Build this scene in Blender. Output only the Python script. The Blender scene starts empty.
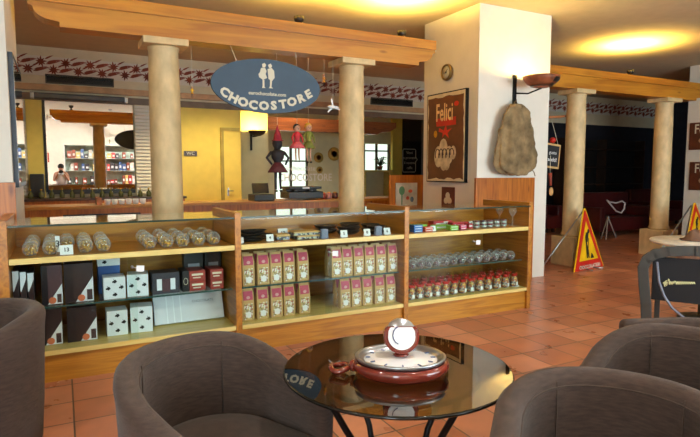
import bpy, bmesh, math, random
from mathutils import Vector, Matrix
random.seed(7)
PI=math.pi
S=bpy.context.scene
COL=S.collection
# ------------------------------------------------------------------ camera
H=1.5
YAW=math.radians(27.683); PITCH=math.radians(4.947); FPX=548.8
Fv=Vector((math.sin(YAW)*math.cos(PITCH),math.cos(YAW)*math.cos(PITCH),-math.sin(PITCH)))
Rv=Vector((math.cos(YAW),-math.sin(YAW),0)); Uv=Rv.cross(Fv)
def ray(x,y): return Fv*FPX+Rv*(x-350)+Uv*(218.5-y)
CP=Vector((0,0,H))
def aty(x,y,Y): d=ray(x,y); return CP+d*(Y/d.y)
def atx(x,y,X): d=ray(x,y); return CP+d*(X/d.x)
def atz(x,y,z): d=ray(x,y); return CP+d*((z-H)/d.z)
cam=bpy.data.cameras.new('camera'); co=bpy.data.objects.new('camera',cam); COL.objects.link(co)
cam.sensor_width=36; cam.lens=FPX/700*36; cam.clip_start=0.02; cam.clip_end=200
m=Matrix((Rv,Uv,-Fv)).transposed().to_4x4(); m.translation=CP; co.matrix_world=m
S.camera=co
# ------------------------------------------------------------------ materials
def lin(c):
    return tuple((v/12.92 if v<=.04045 else ((v+.055)/1.055)**2.4) for v in c)
def rgb(r,g,b): return lin((r/255,g/255,b/255))+(1,)
def M(name,c,rough=.6,metal=0,var=.12,vscale=6,bump=0,bscale=60,spec=.5,coat=0,stretch=None,emis=None,es=0,sheen=0):
    mt=bpy.data.materials.new(name); mt.use_nodes=True; nt=mt.node_tree; n=nt.nodes; l=nt.links
    p=n['Principled BSDF']; p.inputs['Roughness'].default_value=rough; p.inputs['Metallic'].default_value=metal
    p.inputs['Specular IOR Level'].default_value=spec; p.inputs['Coat Weight'].default_value=coat
    p.inputs['Sheen Weight'].default_value=sheen
    tc=n.new('ShaderNodeTexCoord'); mp=n.new('ShaderNodeMapping'); l.new(tc.outputs['Object'],mp.inputs[0])
    if stretch: mp.inputs['Scale'].default_value=stretch
    ns=n.new('ShaderNodeTexNoise'); ns.inputs['Scale'].default_value=vscale; ns.inputs['Detail'].default_value=4
    l.new(mp.outputs[0],ns.inputs['Vector'])
    cr=n.new('ShaderNodeValToRGB'); a=tuple(max(0,v*(1-var*2)) for v in c[:3])+(1,); b=tuple(min(1,v*(1+var)) for v in c[:3])+(1,)
    cr.color_ramp.elements[0].position=.3; cr.color_ramp.elements[0].color=a
    cr.color_ramp.elements[1].position=.7; cr.color_ramp.elements[1].color=b
    l.new(ns.outputs['Fac'],cr.inputs[0]); l.new(cr.outputs[0],p.inputs['Base Color'])
    if bump:
        n2=n.new('ShaderNodeTexNoise'); n2.inputs['Scale'].default_value=bscale; l.new(mp.outputs[0],n2.inputs['Vector'])
        bp=n.new('ShaderNodeBump'); bp.inputs['Strength'].default_value=bump; bp.inputs['Distance'].default_value=.01
        l.new(n2.outputs['Fac'],bp.inputs['Height']); l.new(bp.outputs[0],p.inputs['Normal'])
    if emis:
        p.inputs['Emission Color'].default_value=emis; p.inputs['Emission Strength'].default_value=es
    return mt
def wood(name,c1,c2,axis='x',rough=.4,scale=3.0,coat=.2):
    mt=bpy.data.materials.new(name); mt.use_nodes=True; nt=mt.node_tree; n=nt.nodes; l=nt.links
    p=n['Principled BSDF']; p.inputs['Roughness'].default_value=rough; p.inputs['Coat Weight'].default_value=coat; p.inputs['Coat Roughness'].default_value=.25
    tc=n.new('ShaderNodeTexCoord'); mp=n.new('ShaderNodeMapping'); l.new(tc.outputs['Object'],mp.inputs[0])
    mp.inputs['Scale'].default_value={'x':(.5,7,7),'z':(7,7,.5),'y':(7,.5,7)}[axis]
    ns=n.new('ShaderNodeTexNoise'); ns.inputs['Scale'].default_value=scale; ns.inputs['Detail'].default_value=6; ns.inputs['Distortion'].default_value=1.2
    l.new(mp.outputs[0],ns.inputs['Vector'])
    cr=n.new('ShaderNodeValToRGB'); e=cr.color_ramp.elements
    e[0].position=.32; e[0].color=c2; e[1].position=.62; e[1].color=c1
    l.new(ns.outputs['Fac'],cr.inputs[0])
    # knots
    mp2=n.new('ShaderNodeMapping'); l.new(tc.outputs['Object'],mp2.inputs[0]); mp2.inputs['Scale'].default_value={'x':(1.6,5,5),'z':(5,5,1.6),'y':(5,1.6,5)}[axis]
    vo=n.new('ShaderNodeTexVoronoi'); vo.inputs['Scale'].default_value=1.0; l.new(mp2.outputs[0],vo.inputs['Vector'])
    r2=n.new('ShaderNodeValToRGB'); r2.color_ramp.elements[0].position=.04; r2.color_ramp.elements[0].color=(.35,.25,.2,1); r2.color_ramp.elements[1].position=.12; r2.color_ramp.elements[1].color=(1,1,1,1)
    l.new(vo.outputs['Distance'],r2.inputs[0])
    mx=n.new('ShaderNodeMixRGB'); mx.blend_type='MULTIPLY'; mx.inputs[0].default_value=.8; l.new(cr.outputs[0],mx.inputs[1]); l.new(r2.outputs[0],mx.inputs[2])
    l.new(mx.outputs[0],p.inputs['Base Color'])
    return mt
def thin_glass(name,tint=(.93,.97,.95,1),ior=1.5,rough=0.0,gl=(1,1,1,1)):
    mt=bpy.data.materials.new(name); mt.use_nodes=True; nt=mt.node_tree; n=nt.nodes; l=nt.links
    n.remove(n['Principled BSDF']); out=n['Material Output']
    tr=n.new('ShaderNodeBsdfTransparent'); tr.inputs[0].default_value=tint
    g=n.new('ShaderNodeBsdfGlossy'); g.inputs['Roughness'].default_value=rough; g.inputs['Color'].default_value=gl
    # fresnel that is the same from both sides of the pane
    lw=n.new('ShaderNodeFresnel'); lw.inputs['IOR'].default_value=ior
    geo=n.new('ShaderNodeNewGeometry'); iv=n.new('ShaderNodeMath'); iv.operation='DIVIDE'; iv.inputs[0].default_value=1; iv.inputs[1].default_value=ior
    mi=n.new('ShaderNodeMix'); mi.data_type='FLOAT'; mi.inputs[2].default_value=ior; l.new(iv.outputs[0],mi.inputs[3])
    l.new(geo.outputs['Backfacing'],mi.inputs[0]); mi.inputs[2].default_value=ior
    # Fresnel node flips the ior itself on back faces, so hand it the inverse there
    l.new(mi.outputs[0],lw.inputs['IOR'])
    mx=n.new('ShaderNodeMixShader'); l.new(lw.outputs[0],mx.inputs[0]); l.new(tr.outputs[0],mx.inputs[1]); l.new(g.outputs[0],mx.inputs[2])
    l.new(mx.outputs[0],out.inputs[0]); return mt
def emit(name,c,s):
    mt=bpy.data.materials.new(name); mt.use_nodes=True; p=mt.node_tree.nodes['Principled BSDF']
    p.inputs['Base Color'].default_value=c; p.inputs['Emission Color'].default_value=c; p.inputs['Emission Strength'].default_value=s; return mt

PINE=wood('pine',rgb(186,126,36),rgb(148,92,22))
PINEZ=wood('pine_upright',rgb(184,120,34),rgb(144,86,20),'z')
PINEY=wood('pine_across',rgb(182,120,36),rgb(142,86,22),'y')
BEAMW=wood('beam_timber',rgb(192,132,42),rgb(166,102,28),scale=2)
BEAMD=wood('beam_timber_dark',rgb(150,78,32),rgb(110,52,20),scale=2)
PALEW=wood('pale_pine',rgb(224,204,130),rgb(204,176,90))
WAINS=wood('wainscot_wood',rgb(186,108,32),rgb(146,78,18),'z')
PLAST=M('white_plaster',rgb(224,219,208),.85,var=.02,bump=.05)
CREAM=M('cream_plaster',rgb(222,212,182),.85,var=.03,bump=.05)
CEILM=M('ceiling_plaster',rgb(196,182,152),.95,var=.03)
STONE=M('travertine',rgb(214,188,140),.55,var=.10,vscale=9,bump=.15,bscale=40,stretch=(1,1,.6))
YELL=M('yellow_plaster',rgb(232,208,105),.8,var=.03)
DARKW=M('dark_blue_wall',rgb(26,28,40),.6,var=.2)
GREYW=M('grey_wall',rgb(150,140,112),.8,var=.05)
BLACK=M('black_plastic',rgb(22,22,24),.4)
IRON=M('black_iron',rgb(24,24,26),.45,.6)
STEEL=M('steel',rgb(170,172,175),.3,.9,var=.03)
FAB=M('brown_chenille',rgb(74,59,52),.9,var=.16,vscale=22,bump=.35,bscale=240,spec=.2,sheen=.15,stretch=(1,1,5))
FABS=M('brown_seat_cloth',rgb(70,55,46),.9,var=.12,vscale=26,bump=.3,bscale=240,spec=.2,sheen=.15)
DWOOD=M('dark_wood_leg',rgb(50,32,22),.4)
GLASS=thin_glass('clear_glass',ior=1.2)
PANE=thin_glass('pane_glass',ior=1.1)
JARG=thin_glass('jar_glass',(.93,.95,.95,1),2.0,.05)
TINT=thin_glass('smoked_glass',(.36,.33,.24,1),1.9,gl=(1,.98,.93,1))
MIRR=M('mirror_silver',(.9,.9,.88,1),.0,1.0,var=0)
WHITE=M('white_card',rgb(232,234,236),.6,var=.02)
WHITEB=M('white_gloss_card',rgb(225,232,240),.35,var=.02)
INK=M('black_ink',rgb(20,20,24),.6)
GOLD=M('gold_foil',rgb(215,165,45),.3,.7,var=.2,vscale=60)
CHOCO=M('dark_chocolate_card',rgb(52,34,36),.35,var=.15)
PURPB=M('plum_card',rgb(84,56,62),.35,var=.1)
MAROON=M('maroon_lacquer',rgb(120,40,28),.15,var=.1,coat=.8)
RED=M('red_paint',rgb(205,40,28),.4)
YEL=M('yellow_sign_paint',rgb(240,190,20),.4)
PINK=M('raspberry_label',rgb(190,70,98),.6,var=.1)
KRAFT=M('kraft_paper',rgb(204,166,108),.7,var=.08)
BLUEM=M('sign_blue',rgb(52,76,98),.55,var=.06)
LETT=M('sign_cream',rgb(218,212,190),.6,var=.03)
BURL=M('burlap',rgb(138,116,82),.95,var=.3,vscale=7,bump=.6,bscale=150)
SOFA=M('maroon_leather',rgb(70,16,16),.4)
TERRP=M('poster_brown',rgb(98,58,32),.4,var=.25,vscale=3)
SKIN=M('skin',rgb(205,150,120),.6)
def jar_mat():
    mt=thin_glass('jar_glass_painted_rim',(.97,.98,.97,1),1.6,.04); nt=mt.node_tree; n=nt.nodes; l=nt.links
    out=n['Material Output']; old=out.inputs[0].links[0].from_socket
    df=n.new('ShaderNodeBsdfDiffuse'); df.inputs[0].default_value=(.9,.93,.95,1); lw=n.new('ShaderNodeLayerWeight'); lw.inputs[0].default_value=.35  # white mixed in by facing, painting bright rims onto the glass
    pw=n.new('ShaderNodeMath'); pw.operation='MULTIPLY_ADD'; pw.inputs[1].default_value=.38; pw.inputs[2].default_value=.03; l.new(lw.outputs['Facing'],pw.inputs[0])
    mx=n.new('ShaderNodeMixShader'); l.new(pw.outputs[0],mx.inputs[0]); l.new(old,mx.inputs[1]); l.new(df.outputs[0],mx.inputs[2]); l.new(mx.outputs[0],out.inputs[0]); return mt
JARG=jar_mat()
# floor tiles
def floor_mat():
    mt=bpy.data.materials.new('terracotta_tiles'); mt.use_nodes=True; nt=mt.node_tree; n=nt.nodes; l=nt.links
    p=n['Principled BSDF']; tc=n.new('ShaderNodeTexCoord'); mp=n.new('ShaderNodeMapping'); l.new(tc.outputs['Object'],mp.inputs[0])
    mp.inputs['Location'].default_value=(-.01+3.3,-4.24+9.9,0)
    br=n.new('ShaderNodeTexBrick'); br.offset=0; br.inputs['Scale'].default_value=1; br.inputs['Brick Width'].default_value=.33; br.inputs['Row Height'].default_value=.33
    br.inputs['Mortar Size'].default_value=.006; br.inputs['Mortar Smooth'].default_value=.3; br.inputs['Bias'].default_value=0
    br.inputs['Color1'].default_value=rgb(204,140,108); br.inputs['Color2'].default_value=rgb(170,104,74); br.inputs['Mortar'].default_value=rgb(96,76,62)
    l.new(mp.outputs[0],br.inputs['Vector'])
    ns=n.new('ShaderNodeTexNoise'); ns.inputs['Scale'].default_value=4.5; ns.inputs['Detail'].default_value=6; l.new(tc.outputs['Object'],ns.inputs['Vector'])
    cr=n.new('ShaderNodeValToRGB'); cr.color_ramp.elements[0].position=.3; cr.color_ramp.elements[0].color=(.86,.84,.82,1); cr.color_ramp.elements[1].position=.7; cr.color_ramp.elements[1].color=(1.12,1.1,1.08,1)
    l.new(ns.outputs['Fac'],cr.inputs[0])
    mx=n.new('ShaderNodeMixRGB'); mx.blend_type='MULTIPLY'; mx.inputs[0].default_value=1; l.new(br.outputs['Color'],mx.inputs[1]); l.new(cr.outputs[0],mx.inputs[2])
    l.new(mx.outputs[0],p.inputs['Base Color'])
    rr=n.new('ShaderNodeMapRange'); rr.inputs[3].default_value=.2; rr.inputs[4].default_value=.42; l.new(ns.outputs['Fac'],rr.inputs[0]); l.new(rr.outputs[0],p.inputs['Roughness'])
    bp=n.new('ShaderNodeBump'); bp.inputs['Strength'].default_value=.5; bp.inputs['Distance'].default_value=.004; bp.invert=True
    l.new(br.outputs['Fac'],bp.inputs['Height']); l.new(bp.outputs[0],p.inputs['Normal'])
    return mt
FLOORM=floor_mat()
def frieze_mat():
    mt=bpy.data.materials.new('stencilled_frieze'); mt.use_nodes=True; nt=mt.node_tree; n=nt.nodes; l=nt.links
    p=n['Principled BSDF']; p.inputs['Roughness'].default_value=.85
    tc=n.new('ShaderNodeTexCoord'); mp=n.new('ShaderNodeMapping'); l.new(tc.outputs['Object'],mp.inputs[0])
    mp.inputs['Rotation'].default_value=(0,.45,0)
    mp.inputs['Scale'].default_value=(3.0,1,10)
    vo=n.new('ShaderNodeTexVoronoi'); vo.inputs['Scale'].default_value=1.1; vo.inputs['Randomness'].default_value=.75; l.new(mp.outputs[0],vo.inputs['Vector'])
    ns=n.new('ShaderNodeTexNoise'); ns.inputs['Scale'].default_value=2.6; ns.inputs['Detail'].default_value=3; l.new(mp.outputs[0],ns.inputs['Vector'])
    ad=n.new('ShaderNodeMath'); ad.operation='MULTIPLY_ADD'; ad.inputs[1].default_value=.9; l.new(ns.outputs['Fac'],ad.inputs[0]); l.new(vo.outputs['Distance'],ad.inputs[2])
    cr=n.new('ShaderNodeValToRGB'); cr.color_ramp.elements[0].position=.66; cr.color_ramp.elements[0].color=rgb(140,66,48); cr.color_ramp.elements[1].position=.80; cr.color_ramp.elements[1].color=rgb(220,208,178)
    l.new(ad.outputs[0],cr.inputs[0]); l.new(cr.outputs[0],p.inputs['Base Color']); return mt
FRIEZE=frieze_mat()
def speckle(name,cols,scale=60,rough=.4):
    mt=bpy.data.materials.new(name); mt.use_nodes=True; nt=mt.node_tree; n=nt.nodes; l=nt.links
    p=n['Principled BSDF']; p.inputs['Roughness'].default_value=rough
    tc=n.new('ShaderNodeTexCoord'); vo=n.new('ShaderNodeTexVoronoi'); vo.inputs['Scale'].default_value=scale; l.new(tc.outputs['Object'],vo.inputs['Vector'])
    cr=n.new('ShaderNodeValToRGB'); cr.color_ramp.interpolation='CONSTANT'; e=cr.color_ramp.elements
    e[0].color=cols[0]; e[1].position=1/len(cols); e[1].color=cols[1]
    for i,c in enumerate(cols[2:]): q=e.new((i+2)/len(cols)); q.color=c
    l.new(vo.outputs['Color'],cr.inputs[0]); l.new(cr.outputs[0],p.inputs['Base Color']); return mt
SWEET=speckle('mixed_sweets',[rgb(205,202,192),rgb(176,120,60),rgb(165,160,150),rgb(150,50,40),rgb(90,100,110),rgb(206,176,90)],70)
SWEET2=speckle('wrapped_candy',[rgb(190,180,170),rgb(150,50,50),rgb(80,60,50),rgb(120,90,110),rgb(110,90,120),rgb(90,100,60)],90)
BAGWIN=speckle('bag_window_print',[rgb(205,196,176),rgb(150,140,90),rgb(205,180,120),rgb(228,226,214),rgb(170,90,84),rgb(165,150,120)],75,.3)
PATT=speckle('patterned_tin',[rgb(70,70,90),rgb(150,150,170),rgb(45,45,60),rgb(180,180,150),rgb(90,90,120)],55,.3)

# ------------------------------------------------------------------ mesh helpers
class MB:
    def __init__(s): s.v=[]; s.f=[]; s.sm=[]
    def add(s,vs,fs,smooth=False):
        o=len(s.v); s.v+= [Vector(v) for v in vs]; s.f+=[tuple(i+o for i in f) for f in fs]; s.sm+=[smooth]*len(fs); return s
    def box(s,x0,x1,y0,y1,z0,z1,b=0):
        if b<=0:
            vs=[(x,y,z) for z in (z0,z1) for y in (y0,y1) for x in (x0,x1)]
            return s.add(vs,[(0,2,3,1),(4,5,7,6),(0,1,5,4),(2,6,7,3),(0,4,6,2),(1,3,7,5)])
        bm=bmesh.new(); bmesh.ops.create_cube(bm,size=1)
        for v in bm.verts: v.co=Vector(((x0+x1)/2+v.co.x*(x1-x0),(y0+y1)/2+v.co.y*(y1-y0),(z0+z1)/2+v.co.z*(z1-z0)))
        bmesh.ops.bevel(bm,geom=bm.edges[:],offset=b,segments=2,affect='EDGES',profile=.6)
        bm.verts.index_update(); vs=[v.co.copy() for v in bm.verts]; fs=[tuple(v.index for v in f.verts) for f in bm.faces]; bm.free()
        return s.add(vs,fs)
    def xbox(s,mat,sx,sy,sz,b=0):   # centred box, transformed
        t=MB().box(-sx/2,sx/2,-sy/2,sy/2,-sz/2,sz/2,b); return s.add([mat@v for v in t.v],t.f)
    def lathe(s,prof,c=(0,0,0),n=20,ax='z',smooth=True,mat=None):
        vs=[];fs=[]
        for r,h in prof:
            for i in range(n):
                a=2*PI*i/n
                p={'z':(r*math.cos(a),r*math.sin(a),h),'y':(r*math.cos(a),h,r*math.sin(a)),'x':(h,r*math.cos(a),r*math.sin(a))}[ax]
                vs.append(Vector(p)+Vector(c) if mat is None else mat@Vector(p))
        k=len(prof)
        for j in range(k-1):
            for i in range(n):
                a=j*n+i;b=j*n+(i+1)%n
                fs.append((a,b,b+n,a+n) if ax!='y' else (a,a+n,b+n,b))
        if prof[0][0]>1e-6: fs.append(tuple(reversed(range(n))))
        if prof[-1][0]>1e-6: fs.append(tuple(range((k-1)*n,k*n)))
        return s.add(vs,fs,smooth)
    def cyl(s,c,r,h,n=16,ax='z'): return s.lathe([(r,0),(r,h)],c,n,ax,smooth=(n>10))
    def ball(s,c,r,n=12,sz=1,sx=1,sy=1):
        t=MB().lathe([(max(0,math.sin(PI*j/8))*r,-math.cos(PI*j/8)*r*sz) for j in range(9)],(0,0,0),n)
        return s.add([Vector((v.x*sx+c[0],v.y*sy+c[1],v.z+c[2])) for v in t.v],t.f,True)
    def tube(s,pts,r,n=8,closed=False):
        pts=[Vector(p) for p in pts]; k=len(pts); vs=[];fs=[]
        rs=r if isinstance(r,(list,tuple)) else [r]*k
        up=None
        for i,p in enumerate(pts):
            if closed: t=(pts[(i+1)%k]-pts[i-1])
            else: t=(pts[min(i+1,k-1)]-pts[max(i-1,0)])
            t.normalize()
            if up is None: up=t.orthogonal().normalized()
            up=(up-t*up.dot(t)); up.normalize(); w=t.cross(up)
            for j in range(n):
                a=2*PI*j/n; vs.append(p+(up*math.cos(a)+w*math.sin(a))*rs[i])
        for i in range(k if closed else k-1):
            for j in range(n):
                a=i*n+j;b=i*n+(j+1)%n;i2=((i+1)%k)*n
                fs.append((a,b,i2+(j+1)%n,i2+j))
        if not closed: fs+= [tuple(reversed(range(n))),tuple(range((k-1)*n,k*n))]
        return s.add(vs,fs,True)
    def prism(s,poly,d,o=(0,0,0),u=(1,0,0),v=(0,0,1),w=(0,1,0)):   # polygon in (u,v), extruded d along w
        o,u,v,w=map(Vector,(o,u,v,w)); k=len(poly)
        a=[o+u*p[0]+v*p[1] for p in poly]; b=[q+w*d for q in a]
        fs=[tuple(range(k)),tuple(reversed(range(k,2*k)))]+[(i,i+k,(i+1)%k+k,(i+1)%k) for i in range(k)]
        return s.add(a+b,fs)
    def text(s,t,size,o,u=(1,0,0),v=(0,0,1),d=.002,bold=0,ang=0,sx=1):
        cu=bpy.data.curves.new('t','FONT'); cu.body=t; cu.size=size; cu.align_x='CENTER'; cu.align_y='CENTER'; cu.offset=bold; cu.resolution_u=2
        ob=bpy.data.objects.new('t',cu); COL.objects.link(ob); dg=bpy.context.evaluated_depsgraph_get(); dg.update()
        me=bpy.data.meshes.new_from_object(ob.evaluated_get(dg)); 
        o,u,v=map(Vector,(o,u,v)); w=u.cross(v)
        ca,sa=math.cos(ang),math.sin(ang); k=len(me.vertices)
        base=[]
        for q in me.vertices:
            x,y=q.co.x*sx,q.co.y; x,y=x*ca-y*sa,x*sa+y*ca; base.append(o+u*x+v*y)
        fs=[tuple(p.vertices) for p in me.polygons]
        ec={}
        for f in fs:
            for i in range(len(f)):
                e=(f[i],f[(i+1)%len(f)]); ec[e]=1
        side=[(a,b,b+k,a+k) for (a,b) in ec if (b,a) not in ec]
        s.add(base+[q+w*d for q in base],[tuple(reversed(f)) for f in fs]+[tuple(i+k for i in f) for f in fs]+side)
        bpy.data.objects.remove(ob); bpy.data.curves.remove(cu); bpy.data.meshes.remove(me); return s
    def build(s,name,mat,parent=None,world=False,fix=True):
        me=bpy.data.meshes.new(name); vs=s.v
        if parent is not None and world:
            q=parent; mm=q.matrix_basis.copy()
            while q.parent is not None: q=q.parent; mm=q.matrix_basis@mm
            inv=mm.inverted(); vs=[inv@v for v in vs]
        me.from_pydata([tuple(v) for v in vs],[],s.f)
        me.polygons.foreach_set('use_smooth',s.sm); me.materials.append(mat); me.update()
        if fix:
            bm=bmesh.new(); bm.from_mesh(me); bmesh.ops.recalc_face_normals(bm,faces=bm.faces[:]); bm.to_mesh(me); bm.free()
        o=bpy.data.objects.new(name,me); COL.objects.link(o)
        if parent is not None: o.parent=parent
        return o
def tag(o,label=None,cat=None,group=None,kind=None):
    for k,v in (('label',label),('category',cat),('group',group),('kind',kind)):
        if v: o[k]=v
    return o
def thing(name,label,cat,loc=(0,0,0),rz=0,group=None):
    o=bpy.data.objects.new(name,None); o.empty_display_size=.1; COL.objects.link(o); o.location=loc; o.rotation_euler=(0,0,rz)
    o.matrix_basis=Matrix.Translation(Vector(loc))@Matrix.Rotation(rz,4,'Z')
    return tag(o,label,cat,group)
def struct(name,mb,mat,parent=None):
    o=mb.build(name,mat,parent); 
    if parent is None: o['kind']='structure'
    return o
CH={}
def dup(root,loc,rz=None,label=None,group=None):
    def cp(o,par):
        c=o.copy(); COL.objects.link(c); c.parent=par
        for k in [k for k in bpy.data.objects if k.parent is o]: cp(k,c)
        return c
    c=cp(root,None); c.location=loc
    if rz is not None: c.rotation_euler=(0,0,rz)
    if label: c['label']=label
    if group: c['group']=group
    return c
def ordn(i,n):
    W=['first','second','third','fourth','fifth','sixth','seventh','eighth','ninth','tenth','eleventh','twelfth','thirteenth','fourteenth','fifteenth']
    if i==0: return 'leftmost'
    if i==n-1: return 'rightmost'
    return W[i]+' from left'
def lamp(name,kind,loc,power,col,size=.05,spot=None,blend=.5,dirn=None,sy=None):
    L=bpy.data.lights.new(name,kind); L.energy=power; L.color=col[:3]
    if kind=='AREA':
        L.size=size
        if sy: L.shape='RECTANGLE'; L.size_y=sy
    else: L.shadow_soft_size=size
    if kind=='SPOT': L.spot_size=spot; L.spot_blend=blend
    o=bpy.data.objects.new(name,L); COL.objects.link(o); o.location=loc
    if dirn is not None: o.rotation_euler=Vector(dirn).to_track_quat('-Z','Y').to_euler()
    return o

# ------------------------------------------------------------------ setting
CZ=3.63; YM=11.0; YF=-3.2; XL=-4.0; XR=17.0; YB=16.0
struct('floor',MB().box(XL,XR,YF,YB,-.1,0),FLOORM)
struct('ceiling',MB().box(XL,XR,YF,YB,CZ,CZ+.12),CEILM)
struct('wall_left',MB().box(XL-.15,XL,YF,YB,0,CZ),PLAST)
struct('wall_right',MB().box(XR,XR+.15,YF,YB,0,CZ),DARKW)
struct('wall_rear',MB().box(XL,XR,YB,YB+.15,0,CZ),CREAM)
# street side wall behind the photographer: piers and windows
W1=(-3.5,-1.0); W2=(3.3,7.9); W3=(8.3,9.3); zb,zt=.35,3.05
wf=MB()
xs=[XL,W1[0],W1[1],W2[0],W2[1],W3[0],W3[1],XR]
for a,b in ((0,1),(2,3),(4,5),(6,7)): wf.box(xs[a],xs[b],YF-.2,YF,0,CZ)
for w in (W1,W2,W3): wf.box(w[0],w[1],YF-.2,YF,0,zb); wf.box(w[0],w[1],YF-.2,YF,zt,CZ)
struct('wall_street',wf,PLAST)
for i,w in enumerate((W1,W2,W3)):
    r=bpy.data.objects.new('window_%d'%(i+1),None); COL.objects.link(r); r['kind']='structure'
    f=MB(); t=.05
    f.box(w[0],w[0]+t,YF-.13,YF-.07,zb,zt); f.box(w[1]-t,w[1],YF-.13,YF-.07,zb,zt); f.box(w[0],w[1],YF-.13,YF-.07,zb,zb+t); f.box(w[0],w[1],YF-.13,YF-.07,zt-t,zt)
    k=3 if w[1]-w[0]>3 else 2
    for j in range(1,k): xx=w[0]+(w[1]-w[0])*j/k; f.box(xx-.025,xx+.025,YF-.13,YF-.07,zb,zt)
    f.build('window_frame',WHITE,r)
    MB().box(w[0]+t,w[1]-t,YF-.103,YF-.097,zb+t,zt-t).build('window_pane',GLASS,r)
# partition at YM: pieces between mirrors and openings.  px columns -> X at YM
def XM(x): return aty(x,150,YM).x
x_end=XM(427)
zT=2.78   # top of mirrors
wb=MB(); 
wb.box(XL,XR,YM,YM+.2,zT,CZ)
wb.box(XL,XM(152),YM+.04,YM+.2,0,zT)
wb.box(XM(152),XM(180),YM,YM+.2,0,zT)
wb.box(XM(240.5),XM(426),YM,YM+.2,0,.85)
struct('wall_back',wb,CREAM)
struct('wall_yellow',MB().box(XM(180),XM(240.5),YM-.02,YM+.2,0,zT),YELL)
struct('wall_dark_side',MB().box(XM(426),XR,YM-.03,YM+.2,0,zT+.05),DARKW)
FRZ=struct('trim_frieze',MB().box(XL,XR-.02,YM-.012,YM,3.14,3.47),PLAST)
FRR=M('stencil_red',rgb(150,74,54),.8,var=.2,vscale=4)
def frz(x0,x1):
    q=MB(); x=x0; i=0
    def leaf(cx,cz,L,W_,an):
        ca,sa=math.cos(an),math.sin(an)
        q.prism([(cx+ca*u-sa*v,cz+sa*u+ca*v) for u,v in ((0,0),(L*.25,W_),(L*.6,W_*.9),(L,0),(L*.6,-W_*.6),(L*.25,-W_*.8))],.003,(0,YM-.016,0))
    while x<x1:
        for k,(dx,z) in enumerate(((0,3.375),(.19,3.245))):
            cx=x+dx
            for j in range(9): leaf(cx,z,.105 if j%2 else .085,.017,j*2*PI/9+.2+i)
            leaf(cx+.07,z-.04,.25,.021,.28); leaf(cx-.30,z-.012,.22,.019,.30); leaf(cx+.06,z+.045,.16,.015,.5)
            leaf(cx-.16,z+.03,.12,.009,.1)
        x+=.385; i+=1
    q.build('stencil_pattern',FRR,FRZ)
frz(XL+.3,XM(442)); frz(XM(548),XR-.4)
t=thing('screen_case','long dark roller screen case under the rail above the wall mirror','screen case',(XM(82),YM-.06,2.74))
MB().box(XM(35),XM(127),YM-.16,YM-.052,2.735,2.835,.02).build('case_body',M('case_grey',rgb(70,74,80),.35,.5),t,True)
for k_,xx in enumerate((XM(35),XM(127))): MB().box(xx-.03,xx+.03,YM-.165,YM-.05,2.73,2.84,.01).build('end_cap',STEEL,t,True)
struct('trim_rail',MB().box(XL,XM(426),YM-.08,YM,2.88,2.99,.01),M('tan_rail',rgb(196,158,116),.5))
struct('trim_lower_rail',MB().box(XL,XM(426),YM-.05,YM,2.72,2.84,.01),M('grey_brown_trim',rgb(120,104,88),.6))
struct('wall_rear_divider',MB().box(XM(150)+.1,XM(240)-.1,YM+.2,YM+.3,0,CZ),PLAST)
# mirror
mr=thing('wall_mirror','large wall mirror on the back wall reflecting the bright shop front and photographer','mirror',(XM(90),YM,1.1))
MB().box(XM(45.5)+.02,XM(134),YM+.005,YM+.03,1.17,2.72).build('mirror_glass',MIRR,mr,True)
g=MB(); g.box(XM(45.5)-.02,XM(45.5)+.02,YM-.01,YM+.038,1.13,2.72).box(XM(45.5),XM(134),YM-.01,YM+.038,1.09,1.17)
g.build('mirror_frame',BLACK,mr,True)
# shop-front mirrored wall strip : yellow lit panel at left
yp=thing('yellow_wall_panel','narrow yellow painted wall panel left of the large mirror','panel',(XM(36),YM,0))
MB().box(XM(27.5),XM(45.5)-.03,YM-.02,YM+.038,.9,2.72).build('panel_board',YELL,yp,True)
MB().box(XM(29),XM(43),YM-.22,YM-.025,1.05,1.45,.01).build('black_box',BLACK,yp,True)
for k,(a,b,lb) in enumerate(((18,27,'white louvred shutter strip at the far left of the back wall'),(135,151,'white louvred shutter strip beside the left stone column'))):
    t=thing('louvred_shutter',lb,'shutter',(XM((a+b)/2),YM-.03,1.1),0,None)
    MB().box(XM(a),XM(b),YM-.025,YM-.005,1.05,2.72).build('shutter_backing',CREAM,t,True)
    sl=MB()
    for j in range(26):
        z=1.08+j*.0628; sl.xbox(Matrix.Translation((XM((a+b)/2),YM-.045,z+.03))@Matrix.Rotation(-.5,4,'X'),XM(b)-XM(a)-.02,.012,.058)
    sl.build('slats',PLAST,t,True)
# ventilation grilles
def vent(x0,x1,z0,z1,lb,Y=YM):
    t=thing('ventilation_grille',lb,'vent',((x0+x1)/2,Y-.02,z0),0)
    MB().box(x0,x1,Y-.012,Y-.002,z0,z1).build('backing',BLACK,t,True)
    f=MB(); w=.02; f.box(x0-w,x1+w,Y-.03,Y-.001,z0-w,z0).box(x0-w,x1+w,Y-.03,Y-.001,z1,z1+w).box(x0-w,x0,Y-.03,Y-.001,z0,z1).box(x1,x1+w,Y-.03,Y-.001,z0,z1)
    f.build('grille_frame',M('grille_grey',rgb(90,84,74),.6),t,True)
    s=MB()
    for j in range(1,5): z=z0+(z1-z0)*j/5; s.box(x0,x1,Y-.026,Y-.012,z-.006,z+.006)
    s.build('slats',IRON,t,True)
vent(XM(50),XM(115),3.035,3.15,'dark air vent grille under the left end of the painted frieze')
vent(XM(371),XM(411),3.03,3.15,'dark air vent grille under the frieze beside the white pillar')
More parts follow.
